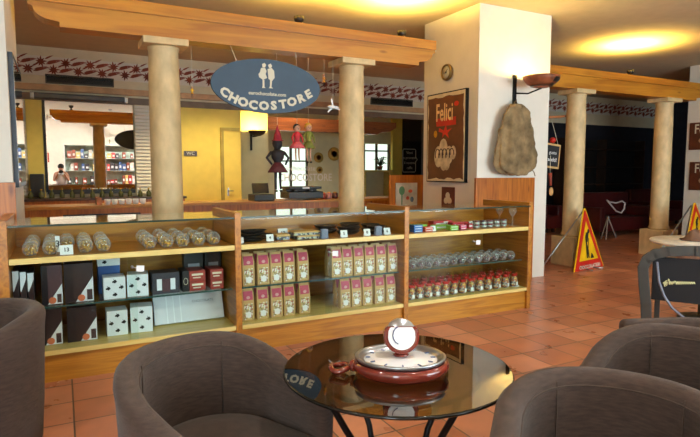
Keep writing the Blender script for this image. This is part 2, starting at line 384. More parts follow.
# door in the yellow wall
d=bpy.data.objects.new('door_1',None); COL.objects.link(d); d['kind']='structure'
x0,x1=XM(223),XM(239); zt_=aty(230,131,YM).z
MB().box(x0,x1,YM-.05,YM-.022,.0,zt_).build('door_leaf',YELL,d)
f=MB(); f.box(x0-.06,x0,YM-.07,YM-.02,0,zt_+.06).box(x0,x1,YM-.07,YM-.02,zt_,zt_+.06); f.build('door_frame',M('door_frame_olive',rgb(170,150,70),.6),d)
hm=MB(); hm.box(x0+.06,x0+.09,YM-.06,YM-.05,1.0,1.16); hm.tube([(x0+.075,YM-.06,1.1),(x0+.075,YM-.1,1.1),(x0+.17,YM-.1,1.1)],.01); hm.build('door_handle',STEEL,d)
t=thing('door_plate','small dark plate with pale marks on the yellow wall','plate',(XM(190),YM-.03,1.75))
a=aty(184,152,YM-.03); b=aty(197,156,YM-.03)
MB().box(a.x,b.x,YM-.035,YM-.021,b.z,a.z+.02).build('plate_board',CHOCO,t,True)
MB().text('WC',.09,((a.x+b.x)/2,YM-.0365,(a.z+b.z)/2+.01),d=.001).build('plate_marks',LETT,t,True)

# pillars
struct('wall_pillar_middle',MB().box(4.80,6.07,5.59,6.79,0,CZ),PLAST)
struct('wall_pillar_left',MB().box(-1.6,-.34,5.1,6.4,0,CZ),PLAST)
XP2=atx(686,150,1).y; PX=6.9*(1/ (ray(686,150).y/ray(686,150).x))
struct('wall_pillar_right',MB().box(PX,PX+1.3,5.75,6.9,0,CZ),PLAST)
def wains(name,x0,x1,y0,y1,z):
    t=.02; struct(name,MB().box(x0-t,x1+t,y0-t,y1+t,0,z-.03),WAINS)
    struct(name+'_cap',MB().box(x0-t-.012,x1+t+.012,y0-t-.012,y1+t+.012,z-.03,z),PINE)
# wood wainscot on the right part of the front face of the middle pillar, and on left pillar
struct('trim_wainscot_middle',MB().box(4.76,5.80,5.55,5.59,0,1.41,.004),WAINS)
struct('trim_wainscot_left',MB().box(-1.6,-.325,5.065,5.1,0,1.41,.004),WAINS)

# ------------------------------------------------------------------ stone columns
def column(x,y,label):
    t=thing('stone_column',label,'column',(x,y,0),0,'travertine columns under the timber beams')
    MB().box(-.22,.22,-.22,.22,0,.46,.01).build('base',STONE,t)
    MB().lathe([(.17,.46),(.17,.50),(.152,.53),(.15,1.2),(.148,2.3),(.14,2.66),(.15,2.68),(.15,2.70)],n=28).build('shaft',STONE,t)
    MB().box(-.21,.21,-.19,.19,2.70,2.765,.008).build('capital',STONE,t)
YC=5.72; YC2=6.12
column(.935,YC,'pale travertine column behind the left display counter, under the beam')
column(3.02,YC,'pale travertine column behind the middle display counter, right of the oval sign')
k=6.25/5.7
c3=aty(574.5,160,YC2).x; c4=aty(656.5,160,YC2+.1).x
column(c3,YC2,'pale travertine column beside the roadwork triangle, just right of the white pillar')
column(c4,YC2,'pale travertine column at the right, in front of the dark lounge')
# ------------------------------------------------------------------ beams
def beam(x0,x1,y,zb,label,hh=.31,mat=BEAMW):
    t=thing('timber_beam',label,'beam',((x0+x1)/2,y,zb),0)
    def prof(a,b,s):   # scrolled bracket end
        pts=[(b,0)]
        return pts
    e=.24
    def endp(sx,xe):
        # from bottom inner corner to the tip
        pts=[(xe-sx*e,0),(xe-sx*e,.04),(xe-sx*(e-.02),.045)]
        for j in range(7):
            u=j/6*PI/2; pts.append((xe-sx*(e-.04)+sx*(e-.08)*math.sin(u), .05+.10*(1-math.cos(u))))
        pts+=[(xe-sx*.03,.16),(xe,.165),(xe,.2)]
        return pts
    L=endp(-1,x0); R=endp(1,x1)
    poly=R+list(reversed(L))
    MB().prism([(p[0],p[1]) for p in poly],.22,(0,y-.11,zb)).build('lower_board',mat,t,True)
    MB().box(x0-.0,x1+.0,y-.135,y+.135,zb+.2,zb+hh,.006).build('upper_board',mat,t,True)
    return t
BM1=beam(-.2,4.11,YC-.02,2.768,'long orange pine beam with scrolled ends above the display counters')
b2e=aty(699,85,YC2).x
beam(6.12,b2e,YC2,2.768,'brown timber beam with scrolled end over the dark lounge at right',.31,BEAMW)
MB().tube([(4.05,5.70,3.0),(4.20,5.70,2.995)],.007).build('tie_rod',LETT,BM1,True)
# uplights on the beams (warm lamps shining on the ceiling)
WARM=(1.0,.64,.12); WARM2=(1.0,.74,.22)
def uplight(x,y,z,p,lb,spot=2.2,col=WARM,blend=.8):
    y+=.05
    t=thing('beam_uplight',lb,'lamp',(x,y,z),0,'warm uplights standing on the beams')
    MB().lathe([(.05,0),(.05,.01),(.02,.02),(.02,.05),(.05,.07),(.06,.12),(.055,.12),(.045,.075),(.0,.07)],n=16).build('lamp_bowl',BLACK,t)
    lamp('uplight_bulb','SPOT',(x,y,z+.13),p,col,.04,spot,blend,(0,0,1))
for i,(x,pw) in enumerate(((.3,200),(2.4,330),(3.75,330))): uplight(x,YC+.02,3.08,pw,['uplight on the left part of the pine beam','uplight on the middle of the pine beam','uplight near the right end of the pine beam'][i],2.9)
uplight((c3+c4)/2+.25,YC2+.02,3.08,330,'uplight on the middle of the brown beam at right',2.85)
# ------------------------------------------------------------------ oval hanging sign
SY=5.50
def sp(x,y): return aty(x,y,SY)
sc=sp(265,86); A_=(sp(320,88).x-sp(211,88).x)/2; B_=(sp(265,59).z-sp(265,113).z)/2
sc.x=(sp(320,88).x+sp(211,88).x)/2; sc.z=(sp(265,59).z+sp(265,113).z)/2
t=thing('oval_sign','blue oval shop sign with cream lettering hanging from the pine beam','sign',(sc.x,SY,sc.z-B_))
ell=[(A_*math.cos(2*PI*i/56),B_*math.sin(2*PI*i/56)) for i in range(56)]
MB().prism(ell,.03,(sc.x,SY,sc.z)).build('sign_board',BLUEM,t,True)
sb=[k for k in bpy.data.objects if k.name.startswith('sign_board')][0]
MB().prism([(a*.99,b*.99) for a,b in ell],.006,(sc.x,SY+.031,sc.z)).build('sign_back',BLACK,t,True)
let=MB()
for ch,x,y,an in (('C',224.4,92.3,-44),('H',233.2,98.3,-32),('O',242.8,102.4,-21),('C',253.0,105.2,-11),('O',263.8,106.2,-2),('S',273.6,105.9,5),('T',282.8,104.6,12),('O',291.8,102.2,20),('R',300.8,98.8,29),('E',308.3,94.6,37)):
    p=sp(x,y); let.text(ch,.118,(p.x,SY-.004,p.z),d=.004,bold=.006,ang=math.radians(an*.8),sx=1.12)
let.build('sign_lettering',LETT,sb,True)
p=sp(267.5,94); MB().text('eurochocolate.com',.052,(p.x,SY-.003,p.z),d=.003,bold=.001,ang=-.0,sx=1.0).build('web_address',LETT,sb,True)
fg=MB()
def blob(pts): fg.prism([( (sp(x,y)-sc).x,(sp(x,y)-sc).z ) for x,y in pts],.004,(sc.x,SY-.004,sc.z))
blob([(262,64),(264.5,63),(266,65),(265,67.5),(262.5,67.5)])
blob([(261,68),(265,68),(266.5,71),(265.5,74),(267,78),(263,80),(259,77),(258.5,74),(260,72)])
blob([(262.5,80),(264.3,80),(264.4,87),(265.5,88),(262,88),(262.6,86)])
blob([(268,65),(270.5,63.5),(272,66),(271,68),(269,68)])
blob([(267.5,69),(271.5,68),(274,71),(274.5,78),(272,81),(268.5,79),(268,74)])
blob([(270,80),(272,80.5),(271.4,87),(273,88.4),(269,88.2),(270,86)])
fg.build('sign_figures',LETT,sb,True)
cd=MB(); 
for xa,xb in ((233,237),(299,296)):
    a=aty(xa,46,SY+.015); b=aty(xb,60 if xa<250 else 56,SY+.015)
    a.z=2.78; MB().tube([(a.x,SY+.12,2.775),(b.x,SY+.015,b.z-.02)],.004,5).build('hanging_cord',LETT,t,True)

# ------------------------------------------------------------------ display counters
YD=4.32; DEP=.74; YDB=YD+DEP
UX=[-.34,1.245,2.875,4.47]
clab=['left glass and pine display counter holding globe jars and gift boxes','middle glass and pine display counter holding candy bags with pink labels','right glass and pine display counter holding jars and red topped sachets']
def counter(i):
    x0,x1=UX[i],UX[i+1]; t=thing('display_counter',clab[i],'display counter',((x0+x1)/2,YD+DEP/2,0))
    lw=.05
    a=x0+(lw/2 if i else 0)+.0; b=x1-(lw/2 if i<2 else 0)
    MB().box(a+.002,b-.002,YD+.03,YDB,0,.20).build('plinth',PINE,t,True)
    MB().box(a+.002,b-.002,YD+.005,YDB,.20,.235,.003).build('base_board',PALEW,t,True)
    # upper deck with pale front strip
    MB().box(a+.002,b-.002,YD+.03,YDB-.02,.865,.90).build('upper_deck',PINE,t,True)
    MB().box(a+.002,b-.002,YD+.005,YD+.03,.862,.902,.002).build('front_strip',PALEW,t,True)
    MB().box(a+.002,b-.002,YDB-.02,YDB,.235,1.115).build('back_panel',M('pine_back_%d'%i,rgb(178,128,60),.5,var=.15,vscale=3,stretch=(1,1,5)) if False else PINE,t,True)
    # side uprights
    def side(xa,xb,nm):
        poly=[(YD,0),(YDB,0),(YDB,1.175),(YD,1.175)]
        MB().box(xa,xb,YD,YDB,0,1.165,.004).build(nm,PINEY,t,True)
    if i==0: side(x0-.07,x0,'side_panel')
    side(x1-lw/2,x1+lw/2-.0,'side_panel')
    # glass
    MB().box(a+.004,b-.004,YD+.008,YD+.014,.905,1.118).build('upper_front_glass',GLASS,t,True)
    MB().box(a+.003,b-.003,YD+.004,YDB-.003,1.119,1.129).build('top_glass',GLASS,t,True)
    MB().box(a+.003,b-.003,YD,YD+.0035,1.117,1.131).build('top_glass_edge',M('green_glass_edge',rgb(40,60,50),.2),t,True)
    MB().box(a+.004,b-.004,YD+.086,YD+.0895,.523,.535).build('shelf_glass_edge',M('green_glass_edge',rgb(60,90,85),.2),t,True)
    MB().box(a+.004,b-.004,YD+.09,YDB-.03,.525,.533).build('glass_shelf',GLASS,t,True)
    mid=(a+b)/2
    for k,(p,q,yy) in enumerate(((a+.004,mid+.03,YD+.010),(mid-.03,b-.004,YD+.018))):
        CH['m']=MB().box(p,q,yy,yy+.005,.237,.861)
        D_=CH['m'].build('sliding_glass_door',GLASS,t,True)
        if k==0: dr=D_
    MB().tube([(mid,YD-.012,.79),(mid,YD+.009,.79)],.011,10).build('lock',STEEL,dr,True)
    tg=MB(); tg.xbox(Matrix.Translation((mid+.055,YD-.008,.775))@Matrix.Rotation(.08,4,'Y'),.055,.003,.045); tg.tube([(mid,YD-.008,.787),(mid+.03,YD-.008,.782)],.002,5)
    tg.build('price_tag',WHITE,dr,True)
    for k in (-1,1):
        MB().box(mid+k*.35-.02,mid+k*.35+.02,YDB-.06,YDB-.021,.50,.524).build('shelf_bracket',STEEL,t,True)
    return t
for i in range(3): counter(i)
ZU=.9015; ZS=.534; ZB=.236

# generic item helpers ---------------------------------------------------
def globe_jar(label,loc,fill,group,r=.05):
    t=thing('glass_jar',label,'jar',loc,0,group)
    MB().lathe([(r*.4,0),(r*.62,.003),(r*.90,r*.45),(r*1.04,r*.95),(r*.97,r*1.4),(r*.72,r*1.75),(r*.50,r*1.86)],n=18).build('glass_body',JARG,t)
    MB().lathe([(r*.56,r*1.87),(r*.58,r*1.92),(r*.5,r*2.0),(r*.2,r*2.05),(r*.12,r*2.1),(0,r*2.16)],n=16).build('lid',JARG,t)
    f=MB()
    rnd=random.Random(3)
    for j in range(16):
        a=rnd.random()*6.28; q=r*.62*math.sqrt(rnd.random()); f.ball((q*math.cos(a),q*math.sin(a),.012+ rnd.random()*r*.75),r*.24,7)
    f.build('chocolates',fill,t)
    return t
def card(label,loc,w,h,rz=0,txt=None,name='price_card',tilt=-.25):
    t=thing(name,label,'card',loc,rz)
    mt=Matrix.Translation((0,0,h/2*math.cos(tilt)+.001))@Matrix.Rotation(tilt,4,'X')
    MB().xbox(mt,w,.003,h).build('card_face',WHITE,t)
    MB().xbox(Matrix.Translation((0,.018,.012))@Matrix.Rotation(.5,4,'X'),w*.9,.003,.02).build('card_foot',WHITE,t)
    if txt:
        u=mt.to_3x3()@Vector((1,0,0)); v=mt.to_3x3()@Vector((0,0,1)); MB().text(txt,h*.55,mt@Vector((0,-.0022,0)),u,v,.001,bold=.001).build('card_writing',INK,t)
    return t
def X_(x,Y): return aty(x,240,Y).x

# left counter, upper: jars with gold chocolates
G1='glass jars of gold chocolates in the left counter'
j0=None
def jar_at(x,Y,label,z=ZU,fill=GOLD,grp=G1,r=.052,src=None):
    global j0
    if src is None: return globe_jar(label,(X_(x,Y),Y,z),fill,grp,r)
    return dup(src,(X_(x,Y),Y,z),0,label,grp)
fr=[30,50,84,103]; n=0
rows=['front','middle','back']
src=None
for r_ in range(3):
    Y=4.48+.21*r_
    xsr=[30,50,67,85,103] if r_ else [30,50,85,103]
    base=[X_(x,4.50) for x in xsr]
    for q,X in enumerate(base):
        lb='globe jar of gold chocolates, %s, %s row, left cluster'%(ordn(q,len(base)),rows[r_])
        if src is None: src=globe_jar(lb,(X,Y,ZU),GOLD,G1,.051)
        else: dup(src,(X,Y,ZU),q*.7,lb)
for r_ in range(3):
    Y=4.48+.21*r_
    for q,x in enumerate([149,166,182,198,213]):
        dup(src,(X_(x,4.50)-.0,Y,ZU),q*1.1+r_,'globe jar of gold chocolates, %s, %s row, cluster by divider'%(ordn(q,5),rows[r_]))
card('white price card standing among the left globe jars',(X_(66,4.40),4.40,ZU),.085,.07,.1,'13')
card('small white tag card standing behind the left globe jars',(X_(57.5,4.585),4.585,ZU+.0),.03,.12,.1,'3')

# left counter, lower: gift boxes
def giftbox(name,label,x0,x1,ztop,zb,Y,dep,mat,cat='box',panel=False,group=None):
    a=aty(x0,300,Y).x; b=aty(x1,300,Y).x; w=b-a; h=ztop-zb
    t=thing(name,label,cat,((a+b)/2,Y+dep/2,zb),0,group)
    CH['c']=MB().box(-w/2,w/2,-dep/2,dep/2,0,h,.003).build('carton',mat,t)
    return t,w,h
def tri_panel(t,w,h,dep,side=1):
    # white triangular sleeve corner with a small picture
    s_=min(.15,w*.9,h*.55); x=w/2
    MB().prism([(x-s_*.8,.003),(x-.001,.003),(x-.001,s_*1.25)],.0015,(0,-dep/2-.002,0)).build('sleeve_corner',WHITEB,CH['c'])
    p=MB(); p.box(x-s_*.30,x-.008,-dep/2-.0035,-dep/2-.002,.012,.012+s_*.52); p.build('sleeve_picture',M('sleeve_pic',rgb(70,45,45),.5) if 'sp' not in CH else CH['sp'],t)
    MB().prism([(x-s_*.55+.025*math.cos(j*.52),.03+.025*math.sin(j*.52)) for j in range(12)],.001,(0,-dep/2-.0035,0)).build('sleeve_seal',M('seal_orange',rgb(205,110,70),.5),t)
def darkbox(label,x0,x1,zt_,zb,Y=4.47,dep=.2,mat=CHOCO):
    t,w,h=giftbox('gift_box',label,x0,x1,zt_,zb,Y,dep,mat,group='dark gift boxes in the left counter')
    MB().box(-w/2,-w/2+w*.30,-dep/2-.0015,-dep/2,.002,h-.002).build('front_stripe',M('box_black',rgb(30,24,30),.3),t)
    tri_panel(t,w,h,dep)
    return t
darkbox('dark brown gift box with white corner, on the glass shelf, left one',42,63,.82,ZS,mat=PURPB)
darkbox('dark brown gift box with white corner, on the glass shelf, right one',65,94,.82,ZS,mat=CHOCO)
darkbox('dark brown gift box with white corner, at the bottom, left one',37,61,.50,ZB,mat=CHOCO)
darkbox('dark brown gift box with white corner, at the bottom, right one',66,96,.49,ZB,mat=CHOCO)
for q,x in enumerate((13.5,21,28.5)):
    t,w,h=giftbox('slim_gift_box','slim dark gift box with white top band, %s of three at left end'%['leftmost','middle','rightmost'][q],x,x+6.2,.80-.01*q,ZS,4.47,.26,CHOCO,group='slim gift boxes at the left end')
    MB().prism([(-w/2,h*.45),(-w/2+.006,h*.45),(w/2,h*.80),(w/2,h-.003),(-w/2,h-.003)],.001,(0,-.1315,0)).build('top_band',WHITEB,t)
def motif(mb,cx,cz,s,y):
    for dx,dz,r in ((-.5,-.1,.42),(.15,-.35,.42),(.6,0,.4),(0,.15,.45),(.35,.5,.32)):
        mb.prism([(cx+dx*s+r*s*math.cos(k*PI/4),cz+dz*s+r*s*math.sin(k*PI/4)) for k in range(8)],.001,(0,y,0))
    mb.prism([(cx-.05*s,cz+.4*s),(cx+.1*s,cz+.4*s),(cx-.25*s,cz+1.2*s),(cx-.4*s,cz+1.15*s)],.001,(0,y,0))
def whitebox(label,x0,x1,zt_,zb,Y=4.46,dep=.16,rz=0,n=4):
    t,w,h=giftbox('grape_print_box',label,x0,x1,zt_,zb,Y,dep,WHITEB,group='white boxes with black fruit print')
    t.rotation_euler=(0,0,rz)
    mb=MB(); s=.018
    for cx,cz in ((0,.3),(-.3,0),(.3,.02),(0,-.3))[:n]: motif(mb,cx*w,h/2+cz*h,s,-dep/2-.001)
    mb.build('fruit_print',INK,CH['c'])
    return t
whitebox('white box with black fruit print on the glass shelf, left one',104,126,.70,ZS,4.45)
whitebox('white box with black fruit print on the glass shelf, right one',129,150,.705,ZS,4.46,rz=-.12)
whitebox('white box with black fruit print at the bottom, left one',106,127,.43,ZB,4.50)
whitebox('white box with black fruit print at the bottom, right one',131,153,.44,ZB,4.50,rz=-.1)
t,w,h=giftbox('blue_box','blue box with pale lid standing behind the white fruit print boxes',99,121,.755,ZS,4.68,.14,M('blue_card',rgb(50,90,160),.5))
MB().box(-w/2-.002,w/2+.002,-.072,.072,h,h+.07).build('pale_lid',WHITE,t)
mb=MB(); motif(mb,-w*.2,h+.03,.018,-.0735); mb.build('fruit_print',INK,t)
t,w,h=giftbox('window_gift_box','dark gift box with two pale windows beside the white fruit boxes',153,180,.70,ZS,4.46,.18,M('slate_card',rgb(58,56,66),.4))
mb=MB(); mb.box(-w*.34,-w*.16,-.0925,-.09,h*.18,h*.72).box(w*.16,w*.34,-.0925,-.09,h*.18,h*.72); mb.build('window_panel',WHITEB,t)
MB().box(-w*.14,w*.14,-.0925,-.09,h*.1,h*.7).build('centre_ribbon',PURPB,t)
REDB=M('red_brown_card',rgb(150,50,38),.4,var=.1)
for q,(a_,b_) in enumerate(((190,206),(211,224))):
    for k in range(2):
        z0=ZS+.082*k
        t,w,h=giftbox('red_box','red brown chocolate box, %s of the %s pair near the divider'%(['lower','upper'][k],['left','right'][q]),a_,b_,z0+.08,z0+.0,4.46,.2,REDB,group='red brown boxes by the divider')
        MB().box(-w*.35,w*.35,-.1015,-.1,h*.52,h*.72).box(-w*.28,w*.2,-.1015,-.1,h*.25,h*.36).build('box_print',LETT,t)
    t,w,h=giftbox('black_pouch','black pouch with pale label standing behind the %s pair of red boxes'%['left','right'][q],a_-5,b_-2,.80,ZS,4.72,.10,BLACK)
    MB().box(-w*.3,w*.3,-.0525,-.05,h*.55,h*.68).build('pouch_label',M('pouch_grey',rgb(150,150,160),.5),t)
t=thing('black_pouch_left','x','x'); bpy.data.objects.remove(t)
t,w,h=giftbox('black_carton','black carton with pale ring print beside the red boxes',183,189.5,.70,ZS,4.46,.2,BLACK)
ring=[(w*.32*math.cos(j*PI/8),h*.5+h*.16*math.sin(j*PI/8)) for j in range(16)]
MB().tube([(a_,-.101,b_) for a_,b_ in ring],.002,5,True).build('ring_print',LETT,t)
# large silver flat box leaning
a=aty(157,300,4.45); b=aty(229,300,4.45); w=b.x-a.x
t=thing('silver_flat_box','large flat silver white box leaning in the bottom of the left counter','box',((a.x+b.x)/2,4.62,ZB+.004))
mt=Matrix.Rotation(-.38,4,'X')@Matrix.Translation((0,0,.145))
SILV=M('silver_card',rgb(214,220,230),.25,.0,var=.03,coat=.4)
MB().xbox(mt,w,.04,.285,.004).build('carton',SILV,t)
mb=MB()
for q in range(3): mb.xbox(mt@Matrix.Translation((-w*.32+q*.055,-.021,.0)),.008,.002,.28)
mb.build('ribbon_stripe',WHITEB,t)
MB().text('DARK & COCOA' if False else 'CHOCOLATE',.03,mt@Vector((w*.2,-.0215,.02)),mt.to_3x3()@Vector((1,0,0)),mt.to_3x3()@Vector((0,0,1)),.001).build('box_writing',M('grey_ink',rgb(90,95,105),.6),t)

# middle counter, upper deck: stacks of dark trays and tins
def tray(label,x,Y,z,rx,ry,h=.022,mat=BLACK,rz=0,grp='dark dishes stacked in the middle counter'):
    t=thing('dark_dish',label,'dish',(X_(x,Y),Y,z),rz,grp)
    p=[(.55,0),(.8,.25),(1.0,.9),(1.0,1.0),(.93,1.0),(.75,.4),(0,.3)]
    m_=MB().lathe([(r,h*k) for r,k in p],n=22); m_.v=[Vector((v.x*rx,v.y*ry,v.z)) for v in m_.v]
    m_.build('dish_body',mat,t)
    c=MB()
    rnd=random.Random(int(x*7+z*999))
    for j in range(7):
        a=rnd.random()*6.28; q=.6*math.sqrt(rnd.random()); c.ball((q*rx*.9*math.cos(a),q*ry*.9*math.sin(a),h*.62),.008,7)
    c.build('chocolates',CHOCO,t); return t
for k in range(4): tray('oval black dish in the stack against the left divider, %s layer'%['bottom','second','third','top'][k],250+ (k%2)*1.5,4.52,ZU+.0245*k,.135,.075,.0235)
for k in range(2): tray('oval black dish behind the black stack, %s one'%['left','right'][k],(247,268)[k],4.74,ZU+.0,.09,.075,.03)
def tin(label,x,Y,z,w,d,h,mat,rz=0,grp='flat tins in the middle counter'):
    t=thing('flat_tin',label,'tin',(X_(x,Y),Y,z),rz,grp)
    MB().box(-w/2,w/2,-d/2,d/2,0,h*.62,.004).build('tin_base',mat,t); MB().box(-w/2-.002,w/2+.002,-d/2-.002,d/2+.002,h*.62,h,.003).build('tin_lid',PATT if mat is not PATT else KRAFT,t)
    return t
tin('patterned flat tin stacked at the front, lower one',308,4.50,ZU,.26,.15,.035,PATT)
tin('patterned flat tin stacked at the front, upper one',304,4.50,ZU+.036,.25,.15,.034,PATT)
tin('pale green patterned tin behind the front stack',292,4.70,ZU,.24,.14,.06,M('sage_tin',rgb(150,150,120),.4))
tin('grey patterned tin between the two white cards',281,4.52,ZU,.12,.12,.05,PATT)
for q,(x,Y,rx) in enumerate(((326,4.80,.15),(348,4.60,.15),(350,4.88,.14),(376,4.50,.12),(370,4.70,.12))):
    for k in range(2):
        tray('round black dish, %s of the pair %s'%(['lower','upper'][k],['behind the patterned tins','right of the blue sign','at the back near the middle','at the front right of centre','by the right divider','in the back right corner'][q]),x,Y,ZU+.0405*k,rx*.8,.085,.038)
for q,(x,Y,s_,tx) in enumerate(((240.5,4.42,.05,None),(270,4.44,.06,'4'),(283,4.62,.085,'12'),(342,4.70,.07,'10'),(344,4.40,.065,'5'),(367,4.40,.065,'8'),(387,4.40,.065,'6'))):
    card('white price card in the middle counter, %s from the left'%['first','second','third','fourth','fifth','sixth','seventh'][q] ,(X_(x,Y),Y,ZU),s_*1.05,s_,0,tx)
for q,(x,Y) in enumerate(((325,4.385),(379,4.385))):
    t=thing('blue_grey_card','blue grey folded card standing at the %s of the middle counter'%['centre front','right front'][q],'card',(X_(x,Y),Y,ZU))
    MB().prism([(-.035,0),(.035,0),(.028,.085),(-.028,.085)],.004).prism([(-.035,0),(.035,0),(.028,.085),(-.028,.085)],.004,(0,.03,0)).build('folded_card',M('bluegrey_card',rgb(120,130,155),.6),t)
# candy bags
def candy_bag(label,loc,group):
    t=thing('candy_bag',label,'bag',loc,0,group); w,d,h=.103,.060,.272
    def ring(sx,sy,z,n=0): return [(-sx,-sy,z),(sx,-sy,z),(sx,sy,z),(-sx,sy,z)]
    lv=[(w*.47,d*.42,0),(w*.5,d*.5,.01),(w*.5,d*.5,h*.55),(w*.485,d*.36,h*.78),(w*.46,d*.12,h*.93),(w*.45,.004,h)]
    vs=[];fs=[]
    for a_,b_,z in lv: vs+=ring(a_,b_,z)
    for k in range(len(lv)-1):
        for j in range(4): p=k*4+j;q=k*4+(j+1)%4; fs.append((p,q,q+4,p+4))
    fs+=[(3,2,1,0),(20,21,22,23)]
    MB().add(vs,fs).build('paper_body',KRAFT,t)
    MB().add([(-w*.36,-d*.5-.002,.015),(w*.36,-d*.5-.002,.015),(w*.36,-d*.5-.002,h*.55),(-w*.36,-d*.5-.002,h*.55)],[(0,1,2,3)]).box(-w*.36,w*.36,-d*.5-.004,-d*.5-.0005,.018,h*.53).build('candy_window',BAGWIN,t)
    # label wraps the sloping front
    a0=(d*.44+.0035,h*.66);a1=(d*.36+.0035,h*.785);a2=(d*.12+.004,h*.93)
    L=MB(); vs=[]
    for (yy,zz) in (a0,a1,a2): vs+=[(-w*.40,-yy,zz),(w*.40,-yy,zz),(w*.40,-yy+.0015,zz-.001),(-w*.40,-yy+.0015,zz-.001)]
    fs=[(3,2,1,0),(8,9,10,11)]
    for k in range(2):
        for j in range(4): p=k*4+j;q=k*4+(j+1)%4; fs.append((p,q,q+4,p+4))
    lb_=L.add(vs,fs).build('pink_label',PINK,t)
    o=MB(); o.prism([(.016*math.cos(j*PI/5),h*.74+.014*math.sin(j*PI/5)) for j in range(10)],.001,(0,-d*.42-.0055,0)); o.build('label_print',M('label_cream',rgb(225,170,170),.6),lb_)
    o=MB(); o.prism([(-.024,.035),(.022,.03),(.026,.07),(.005,.085),(-.022,.072)],.001,(0,-d*.5-.0055,0)); o.build('front_sticker',WHITE,t)
    return t
bsrc=None
groups=[('upper shelf, left group',ZS,[247,262,275,288,302],'candy bags in the middle counter'),
        ('upper shelf, right group',ZS,[335.5,346,357.5,368.5,380,391.5],None),
        ('bottom, left group',ZB,[246,261,275,288,303],None),
        ('bottom, right group',ZB,[344,355,366.5,378.5,390],None)]
for nm,z,xs_,_ in groups:
    for q,x in enumerate(xs_):
        for r_ in range(2):
            Y=4.455+.10*r_
            X=X_(x,4.455)
            lb='pink labelled candy bag, %s, %s, %s row'%(ordn(q,len(xs_)),nm,['front','back'][r_])
            if bsrc is None: bsrc=candy_bag(lb,(X,Y,z),'candy bags in the middle counter')
            else: dup(bsrc,(X+random.uniform(-.002,.002),Y,z),random.uniform(-.03,.03),lb)
# right counter, upper: small boxes, tins and goblets
def sbox(label,x,Y,z,w,d,h,c,rz=0):
    t=thing('sweet_box',label,'box',(X_(x,Y),Y,z),rz,'coloured sweet boxes in the right counter')
    MB().box(-w/2,w/2,-d/2,d/2,0,h,.003).build('carton',c,t); MB().box(-w*.38,w*.38,-d/2-.0015,-d/2,h*.35,h*.65).build('carton_print',WHITE,t)
CB=M('box_blue',rgb(40,110,195),.4); CR=M('box_coral',rgb(225,95,70),.4); CG=M('box_green',rgb(140,200,70),.4); CPK=M('box_pink',rgb(225,85,130),.4); CW=M('box_red',rgb(190,45,60),.4)
for k in range(3):
    sbox('flat blue sweet box, %s of the stack by the divider'%['bottom','middle','top'][k],416,4.46,ZU+.024*k,.10,.08,.022,CB)
for k in range(2):
    sbox('flat coral sweet box, %s of the pair beside the blue stack'%['lower','upper'][k],426.5,4.46,ZU+.024*k,.09,.08,.022,CR)
    sbox('flat green sweet box, %s of the pair at the centre front'%['lower','upper'][k],452,4.44,ZU+.024*k,.10,.08,.022,CG)
    sbox('flat pink sweet box, %s of the pair at the centre front'%['lower','upper'][k],461,4.47,ZU+.024*k+.0,.075,.08,.022,CPK)
sbox('green sweet box lying behind the blue stack',416,4.66,ZU,.2,.1,.05,CG)
sbox('long green sweet box in the middle of the right counter',440,4.60,ZU,.2,.09,.04,CG)
sbox('long red sweet box behind the pink pair',458,4.64,ZU,.22,.09,.055,CW)
sbox('dark red sweet box at the back near the divider',440,4.82,ZU,.25,.1,.06,CW)
sbox('small red sweet box beside the pink pair',468,4.52,ZU,.05,.08,.05,CW)
for q,(x,Y) in enumerate(((420,4.56),(433,4.43),(446,4.76),(471,4.66))): card('white price card in the right counter, %s from the left'%['first','second','third','fourth'][q],(X_(x,Y),Y,ZU),.06,.055,0,'%d'%(3+q*2))
CAN=M('pale_tin',rgb(190,200,196),.3,.5)
csrc=None
for q,x in enumerate((476,483,489,496,503)):
    for k in range(2):
        lb='small round pale tin, %s, %s layer, right counter'%(ordn(q,5),['lower','upper'][k])
        loc=(X_(x,4.52),4.52,ZU+.037*k)
        if csrc is None:
            csrc=thing('round_tin',lb,'tin',loc,0,'small round tins in the right counter')
            MB().lathe([(.034,0),(.036,.003),(.036,.022)],n=16).build('tin_base',CAN,csrc); MB().lathe([(.038,.022),(.038,.034),(.034,.036)],n=16).build('tin_lid',SWEET2,csrc)
        else: dup(csrc,loc,q,lb)
for q,(x,Y,hh) in enumerate(((499,4.72,.2),(512,4.5,.2),(508,4.5,.0))):
    if hh==0: continue
    t=thing('stemmed_glass','clear stemmed glass standing %s'%['behind the small round tins','alone at the right end of the counter'][q],'glass',(X_(x,Y),Y,ZU))
    MB().lathe([(.04,0),(.038,.003),(.006,.008),(.005,.10),(.02,.115),(.038,.15),(.036,.19)],n=18).build('glass_body',JARG,t)
t=thing('small_plate','small white round plate lying at the right end of the counter','plate',(X_(507,4.52)+.0,4.66,ZU))
MB().lathe([(.03,0),(.05,.006),(.055,.012),(.05,.010),(0,.004)],n=20).build('plate_dish',WHITE,t)
